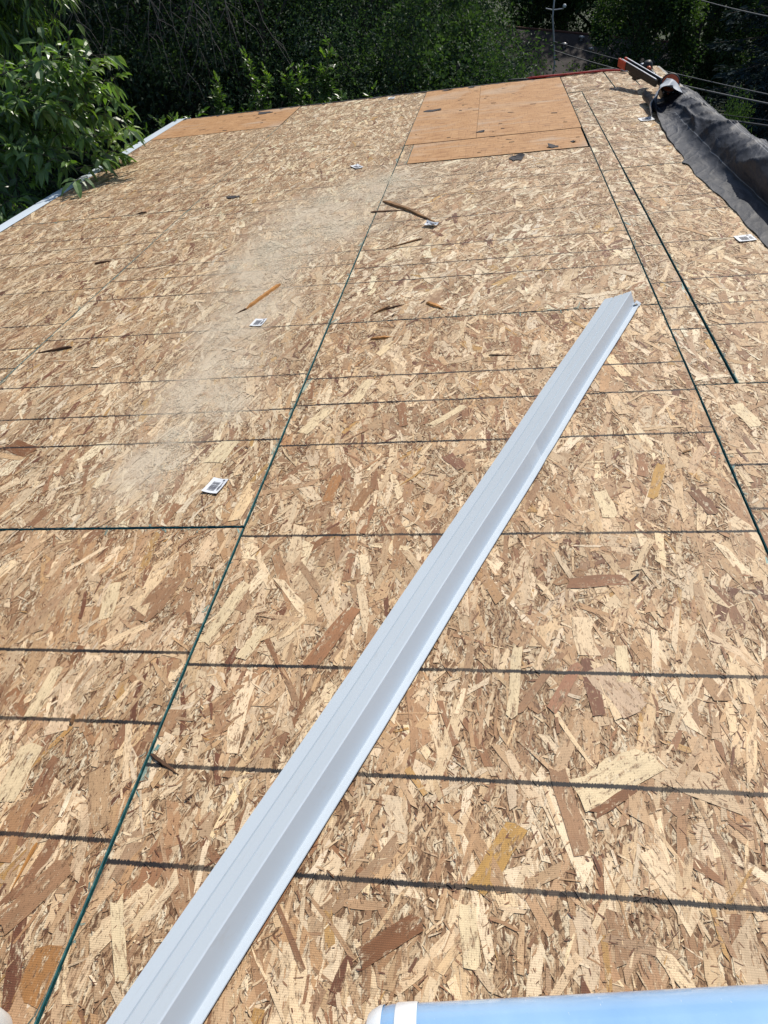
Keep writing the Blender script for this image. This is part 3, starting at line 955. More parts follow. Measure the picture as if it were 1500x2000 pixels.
def nailer():
    tail = Vector((1.655, 4.36, 0.165)); head = Vector((1.850, 3.80, 0.075))
    d = (head-tail); L = d.length; d.normalize()
    up = Vector((0, 0, 1)); side = d.cross(up).normalized(); up = side.cross(d)
    base = MR @ Matrix(((d.x, side.x, up.x, tail.x), (d.y, side.y, up.y, tail.y), (d.z, side.z, up.z, tail.z), (0, 0, 0, 1)))
    th = empty('roofing_nailer', base)
    base = base @ Matrix.Diagonal((1, -1, 1, 1))
    tag(th, 'black and red-orange pneumatic nailer propped up at the far ridge corner', 'nail gun')
    for s, nm in ((-1, 'magazine_rail'), (1, 'magazine_rail')):
        mb = MB(); y = s*0.022
        mb.box(0.05, L, y-0.009, y+0.009, -0.024, 0.024, 0, 0.002)
        mb.build(nm, M_BLACK, base, th)
        mb = MB(); mb.box(0.03, L-0.01, y-0.005, y+0.005, 0.0245, 0.029, 0, 0.0008)
        mb.build('steel_edge', M_STEEL, base, th)
    mb = MB()
    mb.box(-0.01, 0.115, -0.034, -0.018, -0.034, 0.026, 0, 0.002)
    mb.box(-0.01, 0.115, 0.018, 0.034, -0.034, 0.026, 0, 0.002)
    mb.box(-0.01, 0.115, -0.0175, 0.0175, -0.034, -0.025, 0, 0.001)
    mb.build('magazine_end', M_REDORANGE, base, th)
    mb = MB(); mb.box(0.16, 0.30, -0.016, 0.016, -0.055, -0.0245, 0, 0.004)
    mb.box(0.21, 0.25, -0.010, 0.010, -0.075, -0.055, 0, 0.003)
    mb.build('follower', M_BLACK, base, th)
    # drive head, cap and grip stand on the upper side, behind the rails
    Mh = base @ Matrix.Translation((0.27, 0.085, -0.005)) @ Matrix.Rotation(math.radians(18), 4, 'X')
    mb = MB(); mb.lathe([(0.0, -0.05), (0.030, -0.05), (0.034, -0.04), (0.034, 0.02), (0.037, 0.03), (0.036, 0.045), (0.026, 0.062), (0.010, 0.068), (0.0, 0.068)], 20)
    mb.build('head_cap', M_BLACK, Mh, th, True)
    mb = MB(); mb.tube([(0.285, 0.075, 0.0), (0.345, 0.068, 0.004), (0.40, 0.06, 0.0), (0.45, 0.045, -0.008)], [0.019, 0.017, 0.018, 0.020], 10)
    mb.build('grip', M_BLACK, base, th, True)
    mb = MB(); mb.tube([(0.31, 0.055, 0.022), (0.335, 0.05, 0.030), (0.36, 0.052, 0.022)], [0.011, 0.014, 0.010], 8)
    mb.build('trigger', M_ORANGE, base, th, True)
    mb = MB(); mb.box(0.215, 0.245, 0.040, 0.066, 0.010, 0.034, 0, 0.004)
    mb.build('exhaust', M_STEEL, base, th)
nailer()

def air_hose():
    mb = MB()
    P = [(1.745, 4.92, .016), (1.715, 4.985, .016), (1.60, 5.045, .016), (1.40, 5.075, .016), (1.20, 5.085, .017), (1.02, 5.10, .018), (0.93, 5.125, .010), (0.86, 5.155, -.02), (0.82, 5.165, -.12), (0.80, 5.17, -.5), (0.78, 5.2, -1.6), (0.8, 5.3, -3.2)]
    pts = []
    n = len(P)
    for i in range(n-1):
        p0, p1, p2, p3 = (Vector(P[max(0, i-1)]), Vector(P[i]), Vector(P[i+1]), Vector(P[min(n-1, i+2)]))
        for q in range(6):
            k = q/6
            pts.append(0.5*((2*p1) + (p2-p0)*k + (2*p0-5*p1+4*p2-p3)*k*k + (3*p1-p0-3*p2+p3)*k**3))
    mb.tube(pts, 0.0085, 10)
    base = MR.copy()
    th = empty('air_hose', rm(1.745, 4.92, .015)); tag(th, 'red rubber air hose running along the far roof edge to the nailer', 'hose')
    mb.build('hose', M_HOSE, base, th, True)
    mb = MB(); mb.tube([(1.735, 4.945, .016), (1.752, 4.905, .017), (1.77, 4.865, .018)], [0.0105, 0.0105, 0.008], 10)
    mb.build('coupling', M_STEEL, base, th, True)
    # second, darker pass of the hose lying behind
    mb = MB()
    pts = [(1.70 - 0.95*k/24, 5.112 + 0.012*math.sin(k*.35), .012 + .004*math.sin(k*.6)) for k in range(25)]
    mb.tube(pts, 0.0075, 8)
    o = mb.build('hose', M_BLACK, base, th, True)
    o['label'] = 'dark second length of hose behind the red one'
air_hose()

# ------------------------------------------------------------------ blue roll at the photographer's feet, tape roll in the corner
def mat_bluefilm():
    m = NT('blue_plastic_film')
    oc = m.obj()
    a = m.noise(m.mapping(oc, (3, 3, 5)), 1.0, 4)
    c = m.ramp(a, [(0.3, (0.24, 0.43, 0.70)), (0.7, (0.34, 0.54, 0.78))])
    s1 = m.noise(m.mapping(oc, (6, 60, 140), (0.3, 0.2, 0.5)), 1.0, 3, 0.7)
    c = m.mix(m.math('MULTIPLY', m.math('MULTIPLY_ADD', s1, 14, -9.7, clamp=True), 0.6), c, (0.75, 0.82, 0.9))
    m.set(color=c, rough=0.16, spec=0.5, coat=0.5, normal=m.bump(m.noise(m.mapping(oc, (6, 6, 22)), 1.0, 3), 0.22, 0.01))
    return m.mat
M_BLUE = mat_bluefilm()
M_WHITEFILM = plain('white_film_band', (0.78, 0.82, 0.86), 0.25, var=0.05, coat=0.3)
def blue_roll():
    r = 0.082
    v0 = -2.205 - 1.353*r
    # axis along +u, turned a little so its right end lies farther away
    base = rm(0.488, v0-0.022, r, math.radians(7.5)) @ Matrix.Rotation(math.radians(90), 4, 'Y')
    th = empty('plastic_wrapped_roll', base); tag(th, 'glossy blue plastic wrapped roll lying at the bottom edge of the photo', 'roll')
    mb = MB(); mb.lathe([(0.030, 0.018), (0.045, 0.006), (0.066, 0.003), (0.074, 0.010), (0.0795, 0.022), (r, 0.036), (r, 0.2), (r+.0006, 0.45), (r, 0.97), (0.078, 0.985), (0.05, 0.99), (0.0, 0.99)], 64)
    mb.build('film', M_BLUE, base, th, True)
    mb = MB(); mb.lathe([(r+.0010, 0.042), (r+.0016, 0.044), (r+.0016, 0.066), (r+.0010, 0.068)], 64)
    mb.build('white_band', M_WHITEFILM, base, th, True)
    mb = MB(); mb.lathe([(0.0745, 0.008), (0.0775, 0.012), (0.0815, 0.021), (0.0820, 0.026)], 64)
    mb.build('white_end_band', M_WHITEFILM, base, th, True)
    mb = MB(); mb.lathe([(0.034, 0.014), (0.032, 0.05), (0.030, 0.10), (0.0, 0.10)], 32)
    mb.build('core', plain('cardboard_core', (0.28, 0.19, 0.11), 0.8), base, th, True)
blue_roll()
def tape_roll():
    base = rm(-0.060, -2.316, 0.002) @ Matrix.Diagonal((.62, .62, 1, 1))
    th = empty('tape_roll', base); tag(th, 'white roll of tape with a dark centre in the bottom left corner', 'tape')
    mb = MB(); mb.lathe([(0.034, 0.0), (0.052, 0.0), (0.054, 0.002), (0.054, 0.046), (0.053, 0.048), (0.050, 0.0485), (0.0495, 0.047), (0.047, 0.0485), (0.0465, 0.047), (0.043, 0.048), (0.0425, 0.0475), (0.0415, 0.048)], 56)
    mb.build('tape', plain('white_tape', (0.62, 0.62, 0.60), 0.5, var=0.06), base, th, True)
    mb = MB(); mb.lathe([(0.0415, 0.047), (0.040, 0.049), (0.0385, 0.048), (0.0385, 0.001), (0.0, 0.001)], 48)
    mb.build('core', M_BLACK, base, th, True)
tape_roll()

# ------------------------------------------------------------------ printed paper tags stapled to the panels
def paper_tag(u, v, rz, w, l, label, curl=0.004, seed=1):
    base = rm(u, v, 0.0040, rz)
    th = empty('barcode_tag', base)
    tag(th, label, 'paper tag', 'white barcode tags on the deck')
    r = random.Random(seed)
    def zz(x, y):
        return curl*((x/w)**2*2.2 + (y/l)**2*1.2 + 0.6*(x/w)*(y/l))
    n = 6
    vs = []; fs = []
    for j in range(n+1):
        for i in range(n+1):
            x = w*(i/n-.5); y = l*(j/n-.5)
            vs.append((x, y, zz(x, y)))
    for j in range(n):
        for i in range(n):
            a = j*(n+1)+i
            fs.append((a, a+1, a+n+2, a+n+1))
    mb = MB(); q = len(vs)
    mb.add(vs + [(x, y, z-.0004) for x, y, z in vs], fs + [tuple(q+i for i in reversed(t)) for t in fs])
    mb.build('paper', M_LABEL, base, th, True)
    mb = MB()
    y = -0.34*l
    while y < 0.26*l:
        h = r.choice([.0012, .0018, .0026, .0034])*(l/0.075)
        for xs in ((-0.30*w, -0.08*w), (-0.08*w, 0.16*w)):
            x0, x1 = xs
            mb.add([(x0, y, zz(x0, y)+.0005), (x1, y, zz(x1, y)+.0005), (x1, y+h, zz(x1, y+h)+.0005), (x0, y+h, zz(x0, y+h)+.0005)], [(0, 1, 2, 3)])
        y += h + r.choice([.0010, .0016, .0024])*(l/0.075)
    tag(mb.build('barcode', M_INK, base, th), kind='stuff')
    mb = MB()
    for k in range(3):
        x0 = w*(0.23+0.06*k); ya = -l*r.uniform(.2, .4); yb = l*r.uniform(.0, .3)
        mb.add([(x0, ya, zz(x0, ya)+.0005), (x0+.0022, ya, zz(x0, ya)+.0005), (x0+.0022, yb, zz(x0, yb)+.0005), (x0, yb, zz(x0, yb)+.0005)], [(0, 1, 2, 3)])
    x0, x1, ya, yb = w*.20, w*.34, l*.34, l*.44
    mb.add([(x0, ya, zz(x0, ya)+.0005), (x1, ya, zz(x1, ya)+.0005), (x1, yb, zz(x1, yb)+.0005), (x0, yb, zz(x0, yb)+.0005)], [(0, 1, 2, 3)])
    tag(mb.build('print', M_INK, base, th), kind='stuff')
paper_tag(-0.133, -1.042, math.radians(-14), 0.050, 0.066, 'white barcode tag nearest the photographer, just left of the teal joint', .005, 1)
paper_tag(-0.300, 0.050, math.radians(-8), 0.052, 0.066, 'white barcode tag beside the orange splinter at the sawdust edge', .003, 2)
paper_tag(-0.266, 2.456, math.radians(30), 0.055, 0.11, 'small pale tag alone on the far strand board left of the plywood', .006, 3)
paper_tag(0.318, 1.100, math.radians(60), 0.048, 0.070, 'curled white tag at the lower end of the long brown stick', .018, 4)
paper_tag(1.640, 2.986, math.radians(4), 0.090, 0.10, 'pale tag in the shade beside the mouth of the underlayment', .004, 5)
paper_tag(1.657, 0.594, math.radians(6), 0.070, 0.070, 'white barcode tag next to the flat edge of the underlayment', .002, 6)
paper_tag(-0.318, 4.955, math.radians(0), 0.060, 0.10, 'tiny white tag at the far roof edge left of the large plywood', .004, 7)

# ------------------------------------------------------------------ splinters and sticks
def splinter(u0, v0, u1, v1, wd, ht, mat, label, cat='wood splinter', tip=0.5, bend=0.0, lift=0.0, seed=1):
    wd *= .8; ht *= .85
    a = Vector((u0, v0, 0)); b = Vector((u1, v1, 0)); d = b-a; L = d.length
    base = rm(u0, v0, 0.0022, math.atan2(d.y, d.x))
    r = random.Random(seed)
    n = 12
    vs = []; fs = []
    for i in range(n+1):
        t = i/n
        k = min(1.0, (1-t)/max(.01, tip)*1.0 + .12) * min(1.0, t*8 + .45)
        y = bend*math.sin(math.pi*t) + r.uniform(-.06, .06)*wd
        w = wd*.5*k*r.uniform(.85, 1.1); h = ht*k*r.uniform(.85, 1.1) + .0008
        z = lift*t
        vs += [(L*t, y-w, z), (L*t, y+w, z), (L*t, y+w*.7, z+h), (L*t, y-w*.75, z+h*.9)]
    for i in range(n):
        for k in range(4):
            k2 = (k+1) % 4
            fs.append((i*4+k, (i+1)*4+k, (i+1)*4+k2, i*4+k2))
    fs += [(0, 1, 2, 3), (n*4+3, n*4+2, n*4+1, n*4)]
    mb = MB(); mb.add(vs, fs)
    o = mb.build('wood_splinter', mat, base)
    return tag(o, label, cat, 'wood splinters scattered on the deck')
splinter(0.018, 1.60, 0.372, 1.085, .030, .014, M_BROWNWOOD, 'long brown stick lying across the teal joint below the plywood', tip=.7, bend=.012, lift=.004, seed=1)
splinter(-0.03, 1.415, 0.215, 1.405, .020, .007, M_DARKWOOD, 'thin dark splinter crossing under the long brown stick', tip=.9, bend=-.006, seed=2)
splinter(0.290, 0.915, 0.118, 0.808, .018, .006, M_BROWNWOOD, 'thin pointed brown splinter between the long stick and the cross joint', tip=.9, seed=3)
splinter(-0.306, 0.452, -0.396, 0.190, .024, .010, M_ORANGEWOOD, 'bright orange splinter lying on the sawdust', tip=.16, seed=4)
splinter(-0.392, 0.200, -0.428, 0.155, .012, .005, M_DARKWOOD, 'dark pointed chip at the lower tip of the orange splinter', tip=.9, seed=5)
splinter(0.225, 0.125, 0.165, 0.070, .020, .009, M_BROWNWOOD, 'short thick brown splinter left of two just above the cross joint', tip=.5, seed=6)
splinter(0.215, 0.105, 0.280, 0.140, .010, .006, M_DARKWOOD, 'short dark sliver touching the thick brown splinter above the joint', tip=.6, seed=7)
splinter(0.370, 0.140, 0.440, 0.072, .020, .010, M_ORANGEWOOD, 'short ochre splinter right of the others above the cross joint', tip=.4, seed=8)
splinter(0.188, -0.162, 0.268, -0.152, .013, .009, M_ORANGEWOOD, 'short ochre splinter just below the cross joint', tip=.4, seed=9)
splinter(-1.055, -0.078, -1.200, -0.114, .022, .010, M_DARKWOOD, 'dark brown splinter beside the left teal joint', tip=.8, seed=10)
splinter(0.615, -0.335, 0.700, -0.345, .007, .004, M_DARKWOOD, 'thin dark sliver on a black line left of the metal strip', tip=.8, seed=11)
splinter(-0.133, -2.046, -0.137, -2.125, .007, .004, M_ORANGEWOOD, 'thin ochre sliver near the bottom left corner', tip=.9, seed=12)
splinter(0.006, -1.871, 0.074, -1.909, .010, .006, M_DARKWOOD, 'dark twig-like splinter at the near teal joint', tip=.6, seed=13)
splinter(-0.190, -1.792, -0.185, -1.815, .009, .005, M_BROWNWOOD, 'tiny brown chip on a black line at the lower left', tip=.3, seed=14)
splinter(-1.50, 1.825, -1.56, 1.812, .020, .008, M_DARKWOOD, 'dark chip lying on the far left cross joint', tip=.5, seed=15)
splinter(-1.43, 0.93, -1.35, 0.96, .022, .008, M_DARKWOOD, 'dark chip on a black line in the eave column', tip=.5, seed=16)

# scraps of torn felt
def scrap(u, v, sx, sy, rz, label, seed, mat=None, fold=.012):
    r = random.Random(seed)
    n = 13
    ph = r.uniform(0, 6.28)
    out = [(2*math.pi*k/n + r.uniform(-.15, .15), r.uniform(.62, 1.12)) for k in range(n)]
    vs = [(0, 0, .001)]
    for f in (.55, 1.0):
        for a, q in out:
            vs.append((sx*q*f*math.cos(a), sy*q*f*math.sin(a), .0012 + fold*.55*f*f*max(0, math.sin(a+ph))**2))
    fs = [(0, k, k % n + 1) for k in range(1, n+1)] + [(k, n+k, n + k % n + 1, k % n + 1) for k in range(1, n+1)]
    q = len(vs)
    mb = MB(); mb.add(vs + [(x, y, z-.0012) for x, y, z in vs], fs + [tuple(q+i for i in reversed(t)) for t in fs] + [(n+k, n+k % n + 1, q+n+k % n + 1, q+n+k)[::-1] for k in range(1, n+1)])
    o = mb.build('felt_scrap', mat or M_FELT, rm(u, v, .0045, rz))
    tag(o, label, 'felt scrap', 'torn black felt scraps on the deck')
scrap(0.770, 2.270, .055, .055, .3, 'largest torn black felt scrap, just below the large plywood patch', 1, fold=.030)
scrap(1.000, 2.480, .034, .045, .8, 'small curled black felt scrap at the lower right plywood edge', 2, fold=.030)
scrap(0.125, 4.120, .085, .045, .1, 'long black felt scrap over the left edge of the large plywood', 3)
scrap(0.535, 3.130, .035, .030, .0, 'small black felt scrap at the foot of the plywood seam', 4)
scrap(-0.990, 1.990, .055, .028, -.2, 'flat oval dark scrap on the strand board left of centre', 5, fold=.004)
scrap(-1.540, 4.940, .085, .06, .0, 'black felt scrap on the small plywood patch at the roof edge', 6)
scrap(0.20, 5.04, .06, .03, .0, 'black felt scrap at the far left corner of the large plywood', 7)
scrap(0.42, 5.045, .05, .03, .2, 'black felt scrap at the far edge of the large plywood near its middle', 8)
scrap(1.13, 2.560, .018, .03, .2, 'tiny black felt scrap near the right edge of the lower plywood', 9)

# fine litter: dark nail holes and slivers on the plywood, chips everywhere
def litter():
    r = np.random.default_rng(99)
    V = []; C = []; n0 = 0
    def put(n, uR, vR, Lr, Wr, cols, ang=0.9):
        u = r.uniform(*uR, n); v = r.uniform(*vR, n)
        L = r.uniform(*Lr, n); W = r.uniform(*Wr, n); th = r.normal(0, ang, n) + math.pi/2
        z = r.uniform(.0030, .0050, n)
        for a, b in ((-.5, -.5), (.5, -.4), (.5, .4), (-.5, .5)):
            pa, pb = a*L, b*W
            V.append(np.stack([u + pa*np.sin(th) - pb*np.cos(th), v + pa*np.cos(th) + pb*np.sin(th), z], -1))
        c = np.array(cols)[r.integers(0, len(cols), n)]
        for _ in range(4): C.append(c)
        return n
    dk = [(0.03, 0.02, 0.018), (0.06, 0.03, 0.018), (0.04, 0.03, 0.03)]
    br = [(0.13, 0.065, 0.03), (0.07, 0.035, 0.02), (0.22, 0.12, 0.05)]
    parts = []
    for args in ((30, (0.02, 1.2), (2.42, 5.08), (.014, .05), (.006, .02), dk, .35), (12, (-2.40, -1.24), (4.22, 5.08), (.015, .06), (.008, .022), dk, .35),
                 (60, (-2.4, 1.66), (-2.2, 4.9), (.008, .035), (.002, .006), br, 1.0), (34, (-2.4, 1.66), (-2.2, 2.4), (.008, .030), (.0015, .004), dk, 1.0)):
        V.clear(); C.clear()
        n = put(*args)
        parts.append((np.stack(V, 1).reshape(-1, 3), np.stack(C, 1).reshape(-1, 3)))
    v = np.concatenate([p[0] for p in parts]); c = np.concatenate([p[1] for p in parts])
    o = mobj('wood_litter', fastmesh('wood_litter', v, np.arange(len(v)), [4]*(len(v)//4), mat_attr('litter'), col=c), MR.copy())
    tag(o, 'fine dark slivers and nail bits littering the deck', 'litter', None, 'stuff')
litter()

def sawdust():
    r = np.random.default_rng(17)
    U = []; Vv = []
    tot = sum(a[2]**2*1.5 for a in DUST)
    N = 24000
    for (a, b, s) in DUST:
        n = int(N*s*s*1.5/tot)
        # streaky piles
        k = max(3, int(n/700))
        cu = r.normal(a, s*.50, k); cv = r.normal(b, s*.75, k); cs = r.uniform(.25, 1.1, k)*s
        i = r.integers(0, k, n)
        U.append(cu[i] + r.normal(0, 1, n)*cs[i]*.5); Vv.append(cv[i] + r.normal(0, 1, n)*cs[i]*.8)
    u = np.concatenate(U); v = np.concatenate(Vv)
    n = len(u)
    far = np.clip((v+1.2)/3.5, 0, 1)
    s = r.uniform(.0007, .0018, n)*(1 + far*.7)
    th = r.uniform(0, 6.28, n)
    z = r.uniform(.0022, .0034, n)
    P = []
    for a, b in ((-1, -.6), (1, -.5), (.9, .6), (-.9, .5)):
        pa, pb = a*s, b*s
        P.append(np.stack([u + pa*np.cos(th) - pb*np.sin(th), v + pa*np.sin(th) + pb*np.cos(th), z + r.uniform(0, .0006, n)], -1))
    verts = np.stack(P, 1).reshape(-1, 3)
    c = np.array([0.66, 0.60, 0.465]) * r.uniform(.72, 1.2, n)[:, None]
    dk = r.random(n) < .10
    c[dk] *= .4
    o = mobj('sawdust', fastmesh('sawdust', verts, np.arange(4*n), [4]*n, mat_attr('sawdust_grains', .95), col=np.repeat(np.clip(c, 0, .8), 4, 0)), MR.copy())
    tag(o, 'pale grey-beige sawdust drifted in patches on the strand board', 'sawdust', None, 'stuff')
sawdust()

# ------------------------------------------------------------------ vegetation
def norm(a):
    return a/np.maximum(1e-9, np.linalg.norm(a, axis=-1, keepdims=True))

def leaf_mesh(name, P, D, L, Wd, C, mat, r, fine=False, cup=0.25, droop=0.35):
    """P base points, D growth directions; each leaf is folded along its midrib (fine: curved, pointed)"""
    n = len(P)
    D = norm(D)
    ref = norm(r.normal(0, 1, (n, 3)))
    ref[:, 2] = np.abs(ref[:, 2]) + 0.6
    S = norm(np.cross(D, ref)); N = norm(np.cross(S, D))
    N[N[:, 2] < 0] *= -1
    L = L[:, None]; Wd = Wd[:, None]
    dn = np.array([0, 0, -1.0])
    if fine:
        m1 = P + D*L*.35 - N*L*.02*0; m2 = P + D*L*.72 + dn*L*droop*.22; tip = P + D*L + dn*L*droop*.6
        u = N*Wd*cup
        l1 = m1 - S*Wd*.5 + u; r1 = m1 + S*Wd*.5 + u
        l2 = m2 - S*Wd*.34 + u*.7; r2 = m2 + S*Wd*.34 + u*.7
        V = np.stack([P, l1, m1, r1, l2, m2, r2, tip], 1).reshape(-1, 3)
        q = np.array([0, 2, 1, 0, 3, 2, 1, 2, 5, 4, 2, 3, 6, 5, 4, 5, 7, 5, 6, 7])
        cnt = [3, 3, 4, 4, 3, 3]
        F = (np.arange(n)[:, None]*8 + q[None]).ravel()
        K = np.tile(cnt, n); k = 8
    else:
        mid = P + D*L*.45
        u = N*Wd*cup
        V = np.stack([P, mid - S*Wd*.5 + u, P + D*L + dn*L*droop*.3, mid + S*Wd*.5 + u], 1).reshape(-1, 3)
        q = np.array([0, 2, 1, 0, 3, 2])
        F = (np.arange(n)[:, None]*4 + q[None]).ravel()
        K = np.full(2*n, 3); k = 4
    return fastmesh(name, V, F, K, mat, col=np.repeat(np.clip(C, .003, .6), k, 0))

def crown_mesh(name, seed, n, rad, clumps, clump_r, leaf, cols, mat, zc, droop=.3, shell=.45, flat=.8):
    r = np.random.default_rng(seed)
    d = norm(r.normal(0, 1, (clumps, 3)))
    q = r.uniform(shell, 1.0, (clumps, 1))**.6
    # lumpy outline
    lob = 1 + .22*np.sin(d[:, :1]*5 + seed) * np.cos(d[:, 1:2]*4 + d[:, 2:3]*6)
    cen = d*q*lob*np.array(rad)
    i = r.integers(0, clumps, n)
    cr_ = clump_r*r.uniform(.5, 1.4, clumps)[i][:, None]
    off = norm(r.normal(0, 1, (n, 3)))*(r.uniform(0.05, 1, (n, 1))**.5)*cr_*np.array([1, 1, flat])
    P = cen[i] + off
    D = norm(norm(off)*.8 + d[i]*.5 + r.normal(0, .6, (n, 3)) + np.array([0, 0, -droop]))
    L = r.uniform(leaf[0], leaf[1], n); W = L*r.uniform(leaf[2], leaf[3], n)
    cols = np.array(cols)
    ct = r.integers(0, len(cols), clumps)[i]
    pick = np.where(r.random(n) < .65, ct, r.integers(0, len(cols), n))
    C = cols[pick]*r.uniform(.65, 1.35, n)[:, None]
    P = P + np.array([0, 0, zc])
    return leaf_mesh(name, P, D, L, W, C, mat, r, droop=droop), cen + np.array([0, 0, zc])

def trunk_mesh(name, seed, h, r0, cens, mat, limbs=14):
    r = random.Random(seed)
    mb = MB()
    pts = [(0, 0, -.3)]
    x = y = 0
    for k in range(1, 9):
        x += r.uniform(-.10, .10); y += r.uniform(-.10, .10)
        pts.append((x, y, h*k/8))
    mb.tube(pts, [r0*(1 - .085*k) for k in range(9)], 9)
    cs = list(cens)
    for k in range(min(limbs, len(cs))):
        c = Vector(cs[k*len(cs)//limbs])
        t = min(.95, max(.18, (c.z*.75)/h))
        b = Vector(pts[int(t*8)])
        mid = (b+c)*.5 + Vector((r.uniform(-.2, .2), r.uniform(-.2, .2), .15))
        mb.tube([b, (b+mid)*.5 + Vector((0, 0, .05)), mid, (mid+c)*.5, c], [r0*.35, r0*.28, r0*.2, r0*.12, r0*.05], 6)
    return mb.mesh(name, mat, True)

DARKG = [(0.030, 0.055, 0.036), (0.046, 0.078, 0.046), (0.062, 0.108, 0.048), (0.044, 0.072, 0.060)]
MIDG = [(0.044, 0.082, 0.036), (0.058, 0.100, 0.042), (0.034, 0.068, 0.036), (0.072, 0.118, 0.044)]
BLUEG = [(0.034, 0.054, 0.058), (0.046, 0.068, 0.074), (0.028, 0.046, 0.048)]
GZ = -4.6
VAR = {}
def variety(key, seed, n, rad, clumps, cr_, leaf, cols, mat, zc, h, r0, **kw):
    me, cen = crown_mesh(key + '_crown', seed, n, rad, clumps, cr_, leaf, cols, mat, zc, **kw)
    VAR[key] = (me, trunk_mesh(key + '_trunk', seed, h, r0, cen, M_BARK))
variety('elm', 1, 42000, (2.3, 2.1, 3.9), 150, .62, (.055, .10, .42, .6), DARKG, M_LEAF, 4.5, 7.2, .14)
variety('thicket', 2, 42000, (2.0, 1.8, 3.0), 170, .50, (.035, .065, .4, .6), DARKG + MIDG[2:3], M_LEAF, 3.2, 5.4, .08)
variety('maple', 3, 40000, (2.4, 2.4, 3.4), 120, .65, (.07, .12, .6, .85), MIDG, M_LEAF, 4.2, 6.5, .15)
variety('round', 6, 26000, (1.35, 1.3, 2.7), 90, .42, (.06, .10, .6, .85), MIDG, M_LEAF, 3.9, 5.6, .10)
variety('shrub', 14, 30000, (1.0, .95, 2.3), 120, .36, (.04, .075, .5, .75), DARKG + MIDG[:2], M_LEAF, 2.75, 4.6, .06)
variety('bush', 4, 16000, (1.2, 1.1, 1.5), 70, .36, (.04, .075, .4, .6), MIDG, M_LEAF, 2.2, 3.0, .05)

def spruce(seed, h, rbase, cols):
    r = np.random.default_rng(seed)
    P = []; D = []; C = []
    mb = MB()
    mb.tube([(0, 0, -.3), (0.03, 0, h*.5), (0, 0.02, h)], [.2, .12, .02], 8)
    cols = np.array(cols)
    for k in range(150):
        z = h*(.06 + .92*(k/150))
        a = k*2.399 + r.uniform(-.3, .3)
        L = rbase*(1-z/h)**.85*r.uniform(.75, 1.1) + .1
        dirv = np.array([math.cos(a), math.sin(a), 0])
        tip = dirv*L + np.array([0, 0, z - .30*L]); b = np.array([0, 0, z])
        mid = (b+tip)/2 + np.array([0, 0, -.05*L])
        mb.tube([b, mid, tip], [.025, .017, .005], 4, cap=False)
        n = int(60 + 260*L/rbase)
        t = r.uniform(.12, 1, n)
        side = np.array([-dirv[1], dirv[0], 0])
        wd = (.34*L)*(1-t*.75)
        s = r.uniform(-1, 1, n)*wd
        p = b + (tip-b)*t[:, None] + side*s[:, None] + np.array([0, 0, 1])*(-.25*np.abs(s) + r.normal(0, .05, n) - .1*L*np.sin(t*3.1))[:, None]
        P.append(p)
        D.append(dirv*.7 + side*np.sign(s)[:, None]*.7 + r.normal(0, .35, (n, 3)) + np.array([0, 0, -.15]))
        C.append(cols[r.integers(0, len(cols), n)]*r.uniform(.7, 1.4, n)[:, None])
    P = np.concatenate(P); D = np.concatenate(D); C = np.concatenate(C); n = len(P)
    L = r.uniform(.09, .18, n)
    return leaf_mesh('spruce_crown', P, D, L, L*r.uniform(.28, .45, n), C, M_NEEDLE, r, droop=.1), mb.mesh('spruce_trunk', M_BARK)
VAR['spruce'] = spruce(9, 9.5, 2.4, BLUEG)

def tree(name, key, x, y, s, rz, label, cat='tree', group=None, sz=None, z=GZ):
    M = Matrix.Translation((x, y, z)) @ Matrix.Rotation(rz, 4, 'Z') @ Matrix.Diagonal((s, s, sz or s, 1))
    t = empty(name, Matrix.Translation((x, y, z)))
    tag(t, label, cat, group)
    mobj('crown', VAR[key][0], M, t)
    mobj('trunk', VAR[key][1], M, t)
    return t
# thicket straight behind the far roof edge, left to right
GB = 'dark trees behind the far roof edge'
tree('dense_tree', 'elm', -6.6, 8.6, 1.05, .4, 'dark dense tree at the far left behind the overhanging branch', group=GB)
tree('dense_tree', 'elm', -4.3, 9.6, 1.0, 2.1, 'dark dense tree behind the hanging bare vines', group=GB)
tree('thicket_tree', 'thicket', -2.6, 8.6, 1.05, 1.2, 'fine leaved dark tree behind the bright saplings', group=GB)
tree('thicket_tree', 'thicket', -1.25, 9.6, 1.1, 3.2, 'fine leaved dark tree behind the far edge left of the large plywood', group=GB)
tree('thicket_tree', 'thicket', -0.75, 7.9, .85, 5.0, 'small leaved dark tree right above the large plywood patch', group=GB)
tree('dense_tree', 'elm', -2.0, 12.0, 1.15, 4.0, 'taller dark tree looming behind the thicket left of centre', group=GB)
tree('dense_tree', 'elm', -1.15, 13.4, 1.0, .9, 'taller dark tree looming behind the thicket at centre', group=GB)
tree('dense_tree', 'elm', -8.5, 12.5, 1.3, 5.2, 'tallest dark tree at the left rear of the yard', group=GB)
tree('dense_tree', 'elm', -5.2, 13.0, 1.3, 3.0, 'tall dark tree at the rear behind the vines', group=GB)
tree('leafy_bush', 'shrub', 0.36, 7.7, .98, .6, 'brighter green bush above the red hose left of the white mast', 'bush')
tree('leafy_bush', 'shrub', -0.45, 7.4, 1.0, 3.6, 'dark green bush above the far edge of the large plywood patch', 'bush')
tree('leafy_bush', 'bush', 1.12, 9.3, .62, 2.6, 'low green bush at the foot of the white mast', 'bush', sz=1.03)
